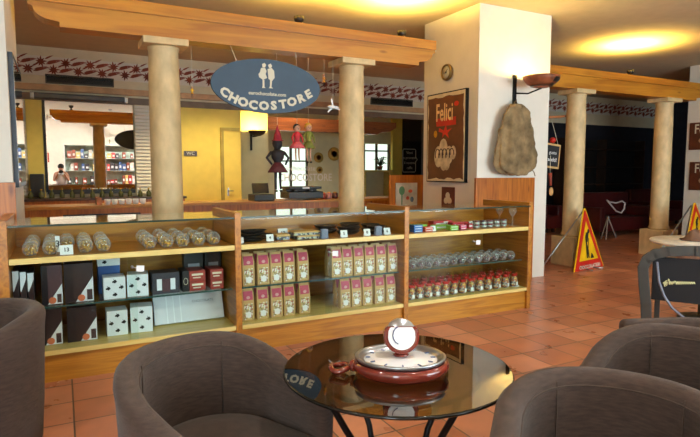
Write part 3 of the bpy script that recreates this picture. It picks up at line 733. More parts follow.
# right counter, lower: jars on glass shelf and sachets at bottom
js=None
for r_ in range(3):
    for q in range(13):
        x=412+q*8.25; Y=4.47+.10*r_
        lb='small jar of wrapped sweets, %s, %s row, right counter'%(ordn(q,13),rows[r_])
        loc=(X_(x,4.47),Y,ZS)
        if js is None: js=globe_jar(lb,loc,SWEET2,'jars of wrapped sweets on the right counter shelf',.045)
        else: dup(js,loc,q*.9+r_,lb)
CELLO=thin_glass('cellophane',(.95,.95,.93,1),1.4,.1)
def sachet(label,loc):
    t=thing('sweet_sachet',label,'sachet',loc,0,'red tied sachets at the bottom of the right counter')
    MB().lathe([(.032,0),(.042,.01),(.043,.055),(.036,.10),(.016,.125)],n=12).build('sweets_body',SWEET,t)
    MB().lathe([(.016,.112),(.025,.118),(.026,.138),(.016,.144)],n=12).tube([(-.038,-.014,.142),(-.016,-.024,.125),(0,-.026,.13),(.016,-.024,.122),(.038,-.014,.144)],.010,6).build('red_ribbon',RED,t)
    MB().lathe([(.015,.142),(.022,.158),(.032,.178),(.024,.172),(.012,.145)],n=10).build('gathered_top',CELLO,t)
    MB().box(-.016,.016,-.046,-.041,.02,.055).build('sachet_label',WHITE,t)
    return t
ss=None
for r_ in range(3):
    for q in range(13):
        x=412+q*8.6; Y=4.44+.12*r_; loc=(X_(x,4.43)+.02*(r_%2),Y,ZB)
        if loc[0]>4.40: continue
        lb='cellophane sachet of sweets tied in red, %s in the %s row'%(ordn(q,14),rows[r_])
        if ss is None: ss=sachet(lb,loc)
        else: dup(ss,loc,random.uniform(-.4,.4),lb)
t=thing('white_tray','flat pale tray lying at the bottom right of the right counter','tray',(4.36,4.42,ZB)); MB().lathe([(.03,0),(.045,.006),(.05,.012),(.04,.008),(0,.004)],n=18).build('tray_dish',WHITE,t)

# ------------------------------------------------------------------ bar counter behind
bx0,bx1=-.7,XM(240)
t=thing('bar_counter','long wooden bar counter with dark top running behind the display counters','bar counter',(2.5,8.3,0))
MB().box(-.9,6.6,8.05,8.6,0,1.0).build('bar_body',WAINS,t,True)
MB().box(-.95,6.65,8.0,8.65,1.0,1.04,.006).build('bar_top',PINE,t,True)
MB().box(.0,.95,8.035,8.05,.78,.93).build('dark_inset',BLACK,t,True)
# high back bar under the mirror
t=thing('back_bar','wood back bar shelf standing under the wall mirror','shelf',(.4,10.6,0))
MB().box(-.75,2.0,10.35,10.95,0,1.0).build('bar_body',WAINS,t,True)
MB().box(-.78,2.03,10.32,10.96,1.0,1.04,.005).build('bar_top',M('dark_bar_top',rgb(60,44,36),.3),t,True)
t=thing('orange_panel','upright orange timber post board on the bar beside the mirror','board',(X_(102,8.3),8.3,1.04))
MB().box(X_(100,8.3)-.03,X_(100,8.3)+.03,8.1,8.5,1.04,1.14).build('board_face',WAINS,t,True)
cups=None
rnd=random.Random(5)
for q in range(16):
    x=-.62+q*.155; lb='small drink bottle on the back bar, %s'%ordn(q,16) if q<15 else 'small drink bottle on the back bar, rightmost under the mirror'
    if q==15: lb='small drink bottle on the back bar beside the louvred shutter'
    if cups is None:
        cups=thing('small_bottle',lb,'bottle',(x,10.55,1.04),0,'bottles on the back bar')
        MB().lathe([(.035,0),(.04,.01),(.04,.08),(.015,.11),(.013,.14)],n=12).build('bottle_body',M('olive_glass',rgb(90,90,50),.2,var=.3,vscale=3),cups)
        MB().lathe([(.016,.135),(.016,.155),(.01,.157)],n=10).build('bottle_cap',GOLD,cups)
    else: dup(cups,(x,10.55+rnd.uniform(-.12,.1),1.04),q,lb)
# items on the bar
def mug(label,x,Y,z=1.04):
    t=thing('coffee_cup',label,'cup',(X_(x,Y),Y,z),0,'white cups on the bar')
    MB().lathe([(.025,0),(.038,.02),(.042,.075),(.039,.075),(.034,.02),(0,.012)],n=14).build('cup_body',WHITE,t)
    MB().tube([(0,-.04,.06),(0,-.06,.055),(0,-.06,.03),(0,-.038,.022)],.005,6).build('handle',WHITE,t)
for q,x in enumerate((109,116,123,130,137,144)): mug('white cup on the bar, %s of six left of the stone column'%ordn(q,6),x,8.2)
t=thing('coffee_machine','dark espresso machine with steel panel on the bar behind the sign','coffee machine',(X_(302,8.3),8.3,1.04))
MB().box(-.30,.30,-.2,.2,.02,.13,.01).build('machine_base',BLACK,t)
MB().box(-.27,.27,0,.18,.13,.17,.01).build('machine_back',M('dark_brown_metal',rgb(40,32,30),.35,.5),t)
MB().box(-.28,.28,-.18,.19,.17,.21,.01).build('machine_top',BLACK,t)
MB().box(-.06,.06,-.186,-.18,.175,.205).build('steel_panel',WHITE,t)
for k in (-1,1): MB().lathe([(.03,.13),(.03,.17)],(k*.13,-.08,0),n=12).build('brew_head',STEEL,t)
t=thing('cash_register','dark cash register on the bar behind the black puppet','cash register',(X_(262,8.25),8.25,1.04))
MB().box(-.16,.16,-.16,.18,0,.10,.01).build('register_body',BLACK,t); MB().xbox(Matrix.Translation((0,.05,.19))@Matrix.Rotation(-.3,4,'X'),.26,.03,.16).build('register_screen',M('screen_dark',rgb(40,45,50),.2),t)
for q,x in enumerate((323,329,335)):
    t=thing('red_canister','red brown canister on the bar, %s of three near the right column'%['left','middle','right'][q],'canister',(X_(x,8.3),8.3,1.04),0,'canisters on the bar')
    MB().lathe([(.045,0),(.05,.01),(.05,.09),(.03,.10)],n=14).build('canister_body',M('can_red_%d'%q,[rgb(150,50,45),rgb(170,120,120),rgb(90,40,35)][q],.4),t); MB().lathe([(.032,.098),(.032,.11),(.01,.115)],n=12).build('canister_lid',GOLD,t)

# ------------------------------------------------------------------ rear room
YR=14.6
def XRm(x,Y=YR): return aty(x,150,Y).x
t=thing('ceiling_beam','dark brown scrolled timber beam hanging in the rear room','beam',(XRm(330,12.6),12.6,2.3))
za=aty(300,119,12.6).z; zb_=aty(300,131,12.6).z
MB().prism([(XRm(262,12.6),0),(XRm(375,12.6),-.02),(XRm(380,12.6),.04),(XRm(388,12.6),.06),(XRm(394,12.6),.16),(XRm(394,12.6),.30),(XRm(262,12.6),.30)],.3,(0,12.5,zb_)).build('beam_board',BEAMD,t,True)
# grey pillar with a lit top and a bowl lamp
pa,pb=XRm(241,12.2),XRm(268,12.2)
struct('wall_pillar_rear',MB().box(pa,pb,12.2,12.9,0,CZ),CREAM)
def bowl_lamp(name,label,c,r,wallp,mat,parts=True):
    t=thing(name,label,'wall lamp',c)
    MB().lathe([(.0,-r*.46),(r*.35,-r*.44),(r*.75,-r*.25),(r*.95,0),(r,r*.16),(r*.96,r*.16),(r*.9,0),(r*.7,-r*.2),(r*.3,-r*.38),(0,-r*.40)],n=32).build('lamp_bowl',mat,t)
    return t
bw=aty(257,132,11.9)
t=bowl_lamp('bowl_wall_lamp','dark bowl wall lamp glowing on the rear pillar seen past the oval sign',(bw.x,bw.y,bw.z),.2,None,M('brown_bowl',rgb(60,40,28),.5))
MB().tube([(0,.0,-.09),(-.05,.28,-.09)],.015,6).box(-.07,-.03,.26,.3,-.4,0).build('lamp_bracket',IRON,t)
lamp('rear_bowl_bulb','POINT',(bw.x,bw.y,bw.z+.02),60,WARM,.05)
# rear room back wall at YR
wr=MB(); wr.box(XRm(241),XRm(274),YR,YR+.15,0,CZ)
wr.box(XRm(274),XRm(308),YR,YR+.15,0,.7).box(XRm(274),XRm(308),YR,YR+.15,aty(290,147,YR).z,CZ)
wr.box(XRm(308),XRm(364),YR,YR+.15,0,CZ)
wr.box(XRm(364),XRm(390),YR,YR+.15,0,aty(378,171,YR).z).box(XRm(364),XRm(390),YR,YR+.15,aty(378,144,YR).z,CZ)
wr.box(XRm(390),XRm(402),YR,YR+.15,0,CZ)
struct('wall_rear_room',wr,CREAM)
struct('wall_rear_room_dark',MB().box(XRm(402),XRm(440),YR-.02,YR+.13,0,CZ),M('charcoal_wall',rgb(60,52,46),.8))
struct('trim_rear_pilaster',MB().box(XRm(390.5),XRm(400),YR-.12,YR,0,aty(395,116,YR).z),YELL)
CURT=emit('daylit_curtain',rgb(225,235,225),1.1)
def rwin(n_,x0,x1,z0,z1):
    r=bpy.data.objects.new('window_%d'%n_,None); COL.objects.link(r); r['kind']='structure'
    MB().box(x0,x1,YR+.10,YR+.12,z0,z1).build('daylit_curtain',CURT,r)
    f=MB(); f.box(x0,x0+.05,YR+.02,YR+.08,z0,z1).box(x1-.05,x1,YR+.02,YR+.08,z0,z1).box((x0+x1)/2-.03,(x0+x1)/2+.03,YR+.02,YR+.08,z0,z1).box(x0,x1,YR+.02,YR+.08,z0+(z1-z0)*.72,z0+(z1-z0)*.72+.04)
    f.build('window_frame',M('window_wood_%d'%n_,rgb(90,80,62),.6),r)
rwin(4,XRm(274),XRm(308),.7,aty(290,147,YR).z)
rwin(5,XRm(364),XRm(390),aty(378,171,YR).z,aty(378,144,YR).z)
t=thing('potted_plant','small leafy potted plant standing before the rear curtained window','plant',(XRm(380,14.3),14.3,aty(380,170,14.3).z))
MB().lathe([(.06,-.0),(.09,.12),(.08,.12),(0,.1)],n=14).build('pot',M('pot_clay',rgb(120,70,45),.7),t)
lf=MB(); rnd=random.Random(2)
for q in range(14):
    a=rnd.random()*6.28; r=.1+.15*rnd.random(); h=.2+.25*rnd.random(); 
    lf.tube([(0,0,.1),(r*.5*math.cos(a),r*.5*math.sin(a),h),(r*math.cos(a),r*math.sin(a),h-.03)],[.008,.02,.003],5)
lf.build('leaves',M('leaf_green',rgb(60,84,50),.6),t)
t=thing('shelf_ledge','wood ledge shelf under the rear curtained window','shelf',(XRm(378,14.3),14.3,aty(380,170,14.3).z-.06))
MB().box(XRm(362,14.3),XRm(391,14.3),14.15,14.59,aty(380,170,14.3).z-.05,aty(380,170,14.3).z-.002).build('ledge_board',PALEW,t,True)
MB().box(XRm(362,14.3)+.05,XRm(362,14.3)+.09,14.2,14.58,0,aty(380,170,14.3).z-.05).box(XRm(391,14.3)-.09,XRm(391,14.3)-.05,14.2,14.58,0,aty(380,170,14.3).z-.05).build('ledge_leg',PALEW,t,True)
for q,(x,y,r) in enumerate(((334,154,.20),(318.5,157.5,.15),(319.5,170,.10))):
    p=aty(x,y,YR); t=thing('wall_plate','round yellow wall plate on the rear wall, %s of the three'%['largest','middle','lowest'][q],'plate',(p.x,YR-.02,p.z))
    MB().lathe([(r,0),(r,-.01),(r*.7,-.018),(0,-.012)],n=20,ax='y',c=(0,.018,0)).build('plate_dish',M('plate_ochre_%d'%q,rgb(190,150,70),.5),t)
    MB().lathe([(r*.5,0),(r*.5,-.004),(r*.42,-.004),(r*.42,0)],n=20,ax='y',c=(0,-.001,0)).build('plate_ring',M('plate_brown_%d'%q,rgb(140,90,50),.5),t)
# speech bubble sign
p0=aty(403,149,YR-.06); p1=aty(417,172,YR-.06); w=p1.x-p0.x; h=p0.z-p1.z
t=thing('speech_bubble_sign','black board with white speech bubble outline and writing in the rear room','sign',((p0.x+p1.x)/2,YR-.04,p1.z))
MB().box(-w*.6,w*1.0,-.01,.015,-h*.2,h*1.35).build('board',BLACK,t)
pts=[(-.5,.05),(-.45,0),(.35,0),(.4,.05),(.4,.45),(.52,.55),(.4,.65),(.4,.95),(.35,1),(-.45,1),(-.5,.95)]
MB().tube([(a_*w,-.014,b_*h) for a_,b_ in pts],.012,5,True).build('bubble_outline',WHITE,t)
tx=MB()
for q,s_ in enumerate(('Vieni','a provare','il nostro','caffe')): tx.text(s_,.12,(-.03*w,-.013,h*(.84-.22*q)),d=.002)
tx.build('board_writing',WHITE,t)
# glass pane with white vinyl lettering
r=bpy.data.objects.new('window_6',None); COL.objects.link(r); r['kind']='structure'
MB().box(XM(241),XM(426),YM+.09,YM+.096,.85,zT).build('window_pane',PANE,r)
lt=MB(); a=aty(277,178,YM+.08); b=aty(333,178.5,YM+.08); lt.text('CHOCOSTORE',.23,((a.x+b.x)/2,YM+.085,a.z),d=.003,bold=.003,sx=(b.x-a.x)/1.62)
a=aty(297,168.5,YM+.08); lt.text('eurochocolate',.15,(a.x,YM+.085,a.z),d=.003,sx=1.0)
lt.build('vinyl_lettering',WHITE,r)
# wood partition with poster right of column 2
p0=aty(390,175,7.4); p1=aty(428,175,7.4)
t=thing('wood_partition','orange wood partition panel left of the white pillar','partition',((p0.x+p1.x)/2,7.4,0))
MB().box(p0.x,p1.x,7.4,7.44,0,p0.z).build('partition_board',WAINS,t,True)
a=aty(396,183,7.38); b=aty(417,210,7.38)
t=thing('leaning_poster','pale poster with green tree and red drawings on the wood partition','poster',((a.x+b.x)/2,7.38,b.z))
w=(b.x-a.x)/2; h=a.z-b.z
MB().box(-w,w,0,.015,0,h).build('poster_sheet',M('poster_paper',rgb(205,200,185),.6),t)
MB().ball((-w*.45,0,h*.72),.055,10,1.3,1,.06).box(-w*.5,-w*.4,-.004,0,h*.2,h*.6).build('tree_print',M('print_green',rgb(90,140,100),.6),t)
MB().ball((w*.35,0,h*.7),.04,10,.7,1,.08).ball((w*.1,0,h*.45),.03,10,1,1,.08).build('red_print',CR,t)
MB().ball((w*.5,0,h*.4),.035,10,1.3,1,.08).build('blue_print',M('print_blue',rgb(90,120,150),.6),t)

# ------------------------------------------------------------------ hanging marionettes
def puppet(label,x,ytop,ybot,Y,headm,hairm,topm,skirtm,legm,hat=None,rz=0,arms=True,skirt=1.0,bulk=1.0):
    a=aty(x,ytop,Y); b=aty(x,ybot,Y); h=a.z-b.z
    t=thing('hanging_puppet',label,'puppet',(a.x,Y,b.z),rz)
    MB().ball((0,0,h*.86),h*.085,12,1.15).build('head',headm,t)
    MB().ball((0,.012,h*.885),h*.095,12,1.05).build('hair',hairm,t)
    f=MB(); f.ball((-h*.03,-h*.08,h*.87),h*.012,6).ball((h*.03,-h*.08,h*.87),h*.012,6).ball((0,-h*.086,h*.845),h*.014,6); f.build('face',INK,t)
    MB().lathe([(h*.04,h*.78),(h*.085*bulk,h*.74),(h*.075*bulk,h*.62),(h*.06,h*.54),(h*.07,h*.52)],n=14).build('torso',topm,t)
    MB().lathe([(h*.06,h*.54),(h*.10*skirt,h*.48),(h*.17*skirt,h*.36),(h*.165*skirt,h*.355),(h*.05,h*.5)],n=18).build('skirt',skirtm,t)
    for s in (-1,1):
        MB().tube([(s*h*.04,0,h*.42),(s*h*.045,0,h*.2),(s*h*.045,-.01,h*.05)],[h*.03,h*.024,h*.018],8).build('leg',legm,t)
        MB().ball((s*h*.045,-h*.03,h*.02),h*.03,8,.7,1,1.6).build('shoe',BLACK,t)
        MB().tube([(s*h*.08*bulk,0,h*.73),(s*h*.14*bulk,0,h*.62),(s*h*.13,-.03,h*.5)],[h*.028,h*.024,h*.018],8).build('arm',topm,t)
    if hat: MB().lathe([(h*.12,h*.93),(h*.08,h*.95),(h*.06,h*1.05),(0,h*1.22)],n=14).build('hat',hat,t)
    top=aty(x,ytop,Y).z
    zz=2.75-b.z
    MB().tube([(0,0,h*.95),(0,0,zz)],.002,4).build('string',LETT,t)
    return t
BL=M('hair_black',rgb(25,18,16),.7); BLO=M('hair_blond',rgb(225,165,50),.7); GRN=M('puppet_green',rgb(130,130,50),.8); PRED=M('puppet_red',rgb(205,45,55),.7); PPK=M('puppet_pink',rgb(225,95,100),.7); DRK=M('puppet_black',rgb(32,24,28),.7)
puppet('black haired girl puppet in red dress hanging left of the right stone column',297,123,162,5.62,SKIN,BL,PRED,PPK,SKIN,skirt=1.25)
puppet('blond puppet in olive green dress hanging beside the red dressed puppet',308.5,122,163,5.72,SKIN,BLO,GRN,GRN,SKIN)
# tall soldier puppet
p=puppet('tall black bearded puppet with pointed red hat hanging below the oval sign',277.5,137,192,5.66,DRK,BL,DRK,M('puppet_maroon',rgb(90,30,36),.7),DRK,hat=M('hat_red',rgb(150,30,45),.7),skirt=1.1,bulk=1.5)
# small ones
puppet('tiny yellow witch puppet on thin threads left of the oval sign',192,86,98,5.7,SKIN,BL,YEL,BLO,BLACK,skirt=.8)
puppet('tiny orange puppet on a thread right of the oval sign',324,74,87,5.7,SKIN,BLO,M('puppet_orange',rgb(200,130,40),.7),BLO,BLACK,skirt=.8)
a=aty(333,107,5.7); t=thing('toy_aeroplane','small white propeller toy hanging by a thread beside the right stone column','toy',(a.x,5.7,a.z))
MB().lathe([(0,-.07),(.015,-.05),(.02,0),(.01,.06),(0,.08)],n=10,ax='x').build('toy_body',WHITE,t)
for k in range(3): MB().xbox(Matrix.Rotation(k*2*PI/3+.3,4,'Y')@Matrix.Translation((.05,0,0)),.08,.006,.018).build('blade',WHITE,t)
MB().tube([(0,0,.015),(0,0,2.75-a.z)],.002,4).build('string',LETT,t)

# ------------------------------------------------------------------ middle pillar decorations
def onp(x,y): return atx(x,y,4.80)
# Felici poster on left face x=4.80 ; u axis runs toward the camera (-Y)
ya,yb=onp(430.5,95).y,onp(468.5,95).y; z1=onp(430.5,96.5).z; z0=onp(430.5,181).z; zc=(z0+z1)/2; ph=z1-z0; pw=ya-yb; yc=(ya+yb)/2
t=thing('chocolate_poster','large brown framed poster with cream title and white praline on the white pillar','poster',(4.78,yc,z0))
U=(0,-1,0);V=(0,0,1)
MB().box(4.755,4.80,yb-.01,ya+.01,z0-.01,z1+.01).build('poster_frame',IRON,t,True)
MB().box(4.751,4.756,yb+.008,ya-.008,z0+.006,z1-.006).build('poster_border',M('poster_cream',rgb(225,212,180),.6),t,True)
rnd=random.Random(4); poly=[]
def rag(a0,b0,a1,b1,n):
    for j in range(n): poly.append((a0+(a1-a0)*j/n+rnd.uniform(-.012,.012)-(0),b0+(b1-b0)*j/n+rnd.uniform(-.02,.012)))
hw,hh=pw/2-.03,ph/2-.045
rag(-hw,-hh,hw,-hh,12);rag(hw,-hh,hw,hh,14);rag(hw,hh,-hw,hh,10);rag(-hw,hh,-hw,-hh,14)
def pprism(poly,mat,nm,off,parent=t): return MB().prism(poly,.0015,(4.7510-off,yc,zc),U,V,(-1,0,0)).build(nm,mat,parent,True)
pprism(poly,TERRP,'poster_picture',.0)
pprism([(-hw*.55,.22*ph),(hw*.6,.22*ph),(hw*.6,.13*ph),(-hw*.5,.13*ph)],M('poster_red',rgb(190,35,25),.5),'red_band',.002)
MB().text('Felici',.34,(4.7475,yc+.02,zc+ph*.275),U,V,.0015,bold=.005,sx=.56).build('poster_title',M('title_cream',rgb(235,205,150),.5),t,True)
pprism([(hw*.62+.05*math.cos(j*PI/5),ph*.36+.035*math.sin(j*PI/5)) for j in range(10)],RED,'red_dot',.004)
star=[(x_*1.0,ph*.07+z_) for x_,z_ in ((-.13,.05),(-.03,.01),(.02,.08),(.045,.01),(.15,.03),(.06,-.03),(.09,-.10),(.0,-.04),(-.06,-.09),(-.05,-.02),(-.14,.0))]
pprism(star,RED,'red_bow',.004)
pprism([(-hw*.55+.04*math.cos(j*PI/4),ph*.045+.05*math.sin(j*PI/4)) for j in range(8)],GOLD,'gold_praline',.004)
wc=MB()
for dx,dz,r_ in ((-.14,-.02,.12),(-.03,.08,.12),(-.02,-.08,.11),(.10,.0,.10),(.19,.03,.075),(.05,-.1,.09)):
    wc.prism([(dx+r_*.8*math.cos(j*PI/8),-ph*.2+dz+r_*1.25*math.sin(j*PI/8)) for j in range(16)],.0015,(4.7465-abs(dx)*.002,yc,zc),U,V,(-1,0,0))
wc.build('white_praline',M('praline_white',rgb(215,200,170),.6,var=.25,vscale=8),t,True)
cs=MB()
for q in range(5):
    cx=-.16+q*.08; cs.tube([(4.744,yc-(cx+.05*math.cos(a_)),zc-ph*.2+.09*math.sin(a_)) for a_ in [0,.6,1.2,1.8,2.4,3.0,3.6]],.008,5)
cs.build('chocolate_swirls',CHOCO,t,True)
# small poster below
ya,yb=onp(442.5,190).y,onp(455,190).y; z1=onp(448,187).z; z0=onp(448,210).z
t=thing('small_poster','small dark red poster with white print below the large brown poster','poster',(4.79,(ya+yb)/2,z0))
MB().box(4.785,4.80,yb,ya,z0,z1).build('poster_sheet',M('small_poster_red',rgb(95,35,28),.4),t,True)
wc=MB()
for dx,dz,r_ in ((0,.04,.05),(-.04,-.03,.045),(.04,-.03,.05)): wc.prism([(dx+r_*math.cos(j*PI/6),dz+r_*math.sin(j*PI/6)) for j in range(12)],.001,(4.7845,(ya+yb)/2,(z0+z1)/2),U,V,(-1,0,0))
wc.build('poster_print',LETT,t,True)
# clock
c=onp(448.5,72.5)
t=thing('wall_gauge','small round brass wall clock above the large poster','clock',(4.80,c.y,c.z))
MB().lathe([(.105,0),(.115,-.02),(.11,-.05),(.09,-.055),(.085,-.04)],n=28,ax='x').build('clock_rim',M('brass',rgb(120,100,60),.3,.8),t)
MB().lathe([(.0,-.041),(.088,-.041),(.088,-.03)],n=24,ax='x').build('clock_face',LETT,t)
MB().tube([(-.044,0,0),(-.044,-.03,.04)],.004,5).tube([(-.044,0,0),(-.044,.05,-.01)],.004,5).prism([(.02*math.cos(j),.02*math.sin(j)) for j in range(6)],.002,(-.043,0,0),(0,-1,0),(0,0,1),(-1,0,0)).build('clock_hands',INK,t)
# sconce with bowl on the front face
bc=aty(541.5,79.5,5.22)
TERRA=M('terracotta_bowl',rgb(150,84,50),.5,var=.3,vscale=7)
t=bowl_lamp('bowl_wall_lamp','terracotta bowl wall lamp on iron bracket at the corner of the white pillar',(bc.x,bc.y,bc.z),.235,None,TERRA)
dk=MB().lathe([(.226*.62,-.085),(.226*.86,-.035),(.226*.97,.0),(.226*.99,.012),(.226*.93,-.02),(.226*.6,-.09)],n=32); 
dk.f=[f for f in dk.f if (dk.v[f[0]].x>-.02 and dk.v[f[0]].y<.1)]; dk.sm=dk.sm[:len(dk.f)]
dk.v=[Vector((v.x*1.02,v.y*1.02,v.z)) for v in dk.v]
dk.build('dark_glaze_patch',M('dark_glaze',rgb(30,32,34),.3),t,fix=False)
wx=aty(515,100,5.56).x
zt1=aty(515,75,5.56).z; zb1=aty(515,114,5.56).z
br=MB().box(wx-.022,wx+.022,5.555,5.59,zb1,zt1,.004).tube([(wx,5.56,bc.z-.14),(wx+.12,5.45,bc.z-.15),(bc.x,bc.y,bc.z-.11)],.011,8)
br.build('wall_bracket',IRON,t,True)
lamp('bowl_bulb','POINT',(bc.x,bc.y,bc.z-.015),34,(1.0,.70,.18),.045)
# burlap sack
def sack():
    pts=[(515,103),(505,108),(500,125),(496,145),(493,168),(504,174),(520,176),(532,166),(536,150),(531,130),(527,112),(520,105)]
    c=aty(514,140,5.48); t=thing('burlap_sack','crumpled brown burlap sack hanging from the iron bracket on the white pillar','sack',(c.x,5.5,aty(514,176,5.48).z))
    lv=[]
    prof=[(104,510,521),(107,506,525),(112,503,528),(120,501,529),(132,498,531),(145,496,534),(157,493.5,537),(166,492,536),(172,497,531),(175.5,505,524)]
    vs=[];fs=[];n=28; rnd=random.Random(11); ph=[rnd.random()*6.28 for _ in range(6)]
    for k,(y,xa,xb) in enumerate(prof):
        a=aty(xa,y,5.48);b=aty(xb,y,5.48); cx=(a.x+b.x)/2; rx=(b.x-a.x)/2; ry=min(.095,.05+.05*k/6)
        if k>=8: ry*=.7
        for j in range(n):
            a_=2*PI*j/n; w=1+.16*math.sin(5*a_+ph[0]+k*.45)+.12*math.sin(9*a_+ph[1]-k*.6)+.07*math.sin(13*a_+ph[2]+k)
            vs.append((cx+rx*math.cos(a_)*min(1.02,.12+w*.88),5.455+ry*math.sin(a_)*w*.9,a.z+.016*math.sin(3*a_+k)))
    for k in range(len(prof)-1):
        for j in range(n): p=k*n+j;q=k*n+(j+1)%n; fs.append((p,p+n,q+n,q))
    fs+=[tuple(range(n)),tuple(reversed(range((len(prof)-1)*n,len(prof)*n)))]
    o=MB().add(vs,fs,True).build('sack_body',BURL,t,True)
    md=o.modifiers.new('sub','SUBSURF'); md.levels=2; md.render_levels=3
    tx_=bpy.data.textures.new('folds','CLOUDS'); tx_.noise_scale=.11; dm=o.modifiers.new('folds','DISPLACE'); dm.texture=tx_; dm.strength=.045; dm.mid_level=.5
    a=aty(515,103,5.5)
    MB().tube([(a.x-.03,5.45,a.z-.08),(a.x-.02,5.49,a.z),(wx,5.535,a.z+.05),(a.x+.02,5.49,a.z),(a.x+.035,5.45,a.z-.09)],.008,6).tube([(a.x-.05,5.42,a.z-.06),(a.x,5.40,a.z-.10),(a.x+.05,5.42,a.z-.05)],.012,6).build('drawstring',M('sack_cord',rgb(96,76,50),.9),t,True)
    b=aty(531,168,5.48); MB().tube([b,b+Vector((.04,-.02,-.06)),b+Vector((.06,-.02,-.11))],.006,5).build('loose_thread',BURL,t,True)
sack()
# wall-hung framed mirror at far left pillar side
yA,yB=5.18,6.25
t=thing('framed_mirror','tall dark framed mirror hung on the side of the far left pillar','mirror',(-.32,5.7,1.35))
MB().box(-.339,-.305,yA,yB,aty(9,190,5.2).z+.02,aty(9,52,5.2).z).build('mirror_frame',M('slate_frame',rgb(60,70,82),.5),t,True)
MB().box(-.3055,-.3025,yA+.04,yB-.04,aty(9,190,5.2).z+.06,aty(9,52,5.2).z-.04).build('mirror_glass',MIRR,t,True)

# right pillar posters
for q,(ya_,yb_) in enumerate(((123,150),(162,190))):
    A=atx(692,ya_,PX); B=atx(692,yb_,PX); 
    y1=atx(690.5,ya_,PX).y; y0=y1-.62
    t=thing('brown_poster','dark brown poster with cream title on the right pillar, %s one'%['upper','lower'][q],'poster',(PX-.02,(y0+y1)/2,B.z))
    MB().box(PX-.02,PX,y0,y1,B.z,A.z).build('poster_sheet',M('poster_sheet_%d'%q,rgb(92,40,24),.4,var=.2),t,True)
    MB().text('Felici' ,.26,(PX-.0215,(y0+y1)/2,A.z-.14),(0,-1,0),(0,0,1),.001,bold=.003,sx=.8).build('poster_title',LETT,t,True)
    MB().prism([(.12*math.cos(j*PI/6),-.05+.07*math.sin(j*PI/6)) for j in range(12)],.001,(PX-.0205,(y0+y1)/2,(A.z+B.z)/2-.04),(0,-1,0),(0,0,1),(-1,0,0)).build('poster_print',M('print_tan',rgb(190,150,110),.6),t,True)

# ------------------------------------------------------------------ witch broom, chalkboard, spoon beside column 3
Yh=6.25
a=aty(546,118,Yh); b=aty(571,116,Yh)
t=thing('hanging_broomstick','pale wooden broomstick hanging across the gap beside the white pillar','broom',((a.x+b.x)/2,Yh,a.z))
MB().tube([a-Vector((.1,0,0)),b],[.022,.016],8).build('broom_handle',M('broom_wood',rgb(190,120,70),.6),t,True)
MB().tube([a+Vector((0,0,0)),a+Vector((.0,0,2.76-a.z+.0))],.003,4).build('hanging_string',LETT,t,True)
a=aty(541,143,Yh); b=aty(559,168,Yh); c_=(a+b)/2
t=thing('chalkboard','small tilted chalkboard with white writing hanging beside the stone column','chalkboard',(c_.x,Yh,b.z))
mt=Matrix.Translation((c_.x,Yh,c_.z))@Matrix.Rotation(.10,4,'Y'); w=(b.x-a.x); h=a.z-b.z
MB().xbox(mt,w,.02,h,.004).build('board_frame',KRAFT,t,True)
MB().xbox(mt@Matrix.Translation((0,-.011,0)),w*.86,.004,h*.84).build('slate',M('slate',rgb(30,32,36),.7),t,True)
u=mt.to_3x3()@Vector((1,0,0)); v=mt.to_3x3()@Vector((0,0,1)); tx=MB()
tx.text('gusto',.075,mt@Vector((.04,-.0145,.05)),u,v,.001); tx.build('chalk_writing',WHITE,t,True); tx=MB(); tx.text('scelti!',.085,mt@Vector((.04,-.0145,-.06)),u,v,.001,bold=.001); tx.build('chalk_writing',WHITE,t,True)
MB().tube([mt@Vector((w*.36,0,h/2)),aty(552,121,Yh)],.004,4).build('hanging_cord',LETT,t,True)
MB().ball(mt@Vector((0,-.02,h/2+.05)),.05,10,.9).build('red_ornament',RED,t,True)
a=aty(550,173,Yh-.05); b=aty(551,194,Yh-.05)
t=thing('wooden_spoon','wooden spoon with red end hanging under the small chalkboard','spoon',(a.x,Yh,b.z))
MB().tube([a,a*.4+b*.6],[.03,.018],8).build('spoon_handle',M('spoon_red',rgb(170,70,50),.6),t,True)
MB().ball((b.x,b.y,b.z+.04),.045,10,1.5,1,.5).build('spoon_bowl',M('spoon_wood',rgb(210,160,100),.6),t,True)
a2=aty(549,168,Yh); MB().tube([a,(a.x,a.y,c_.z)],.004,4).build('hanging_cord',LETT,t,True)

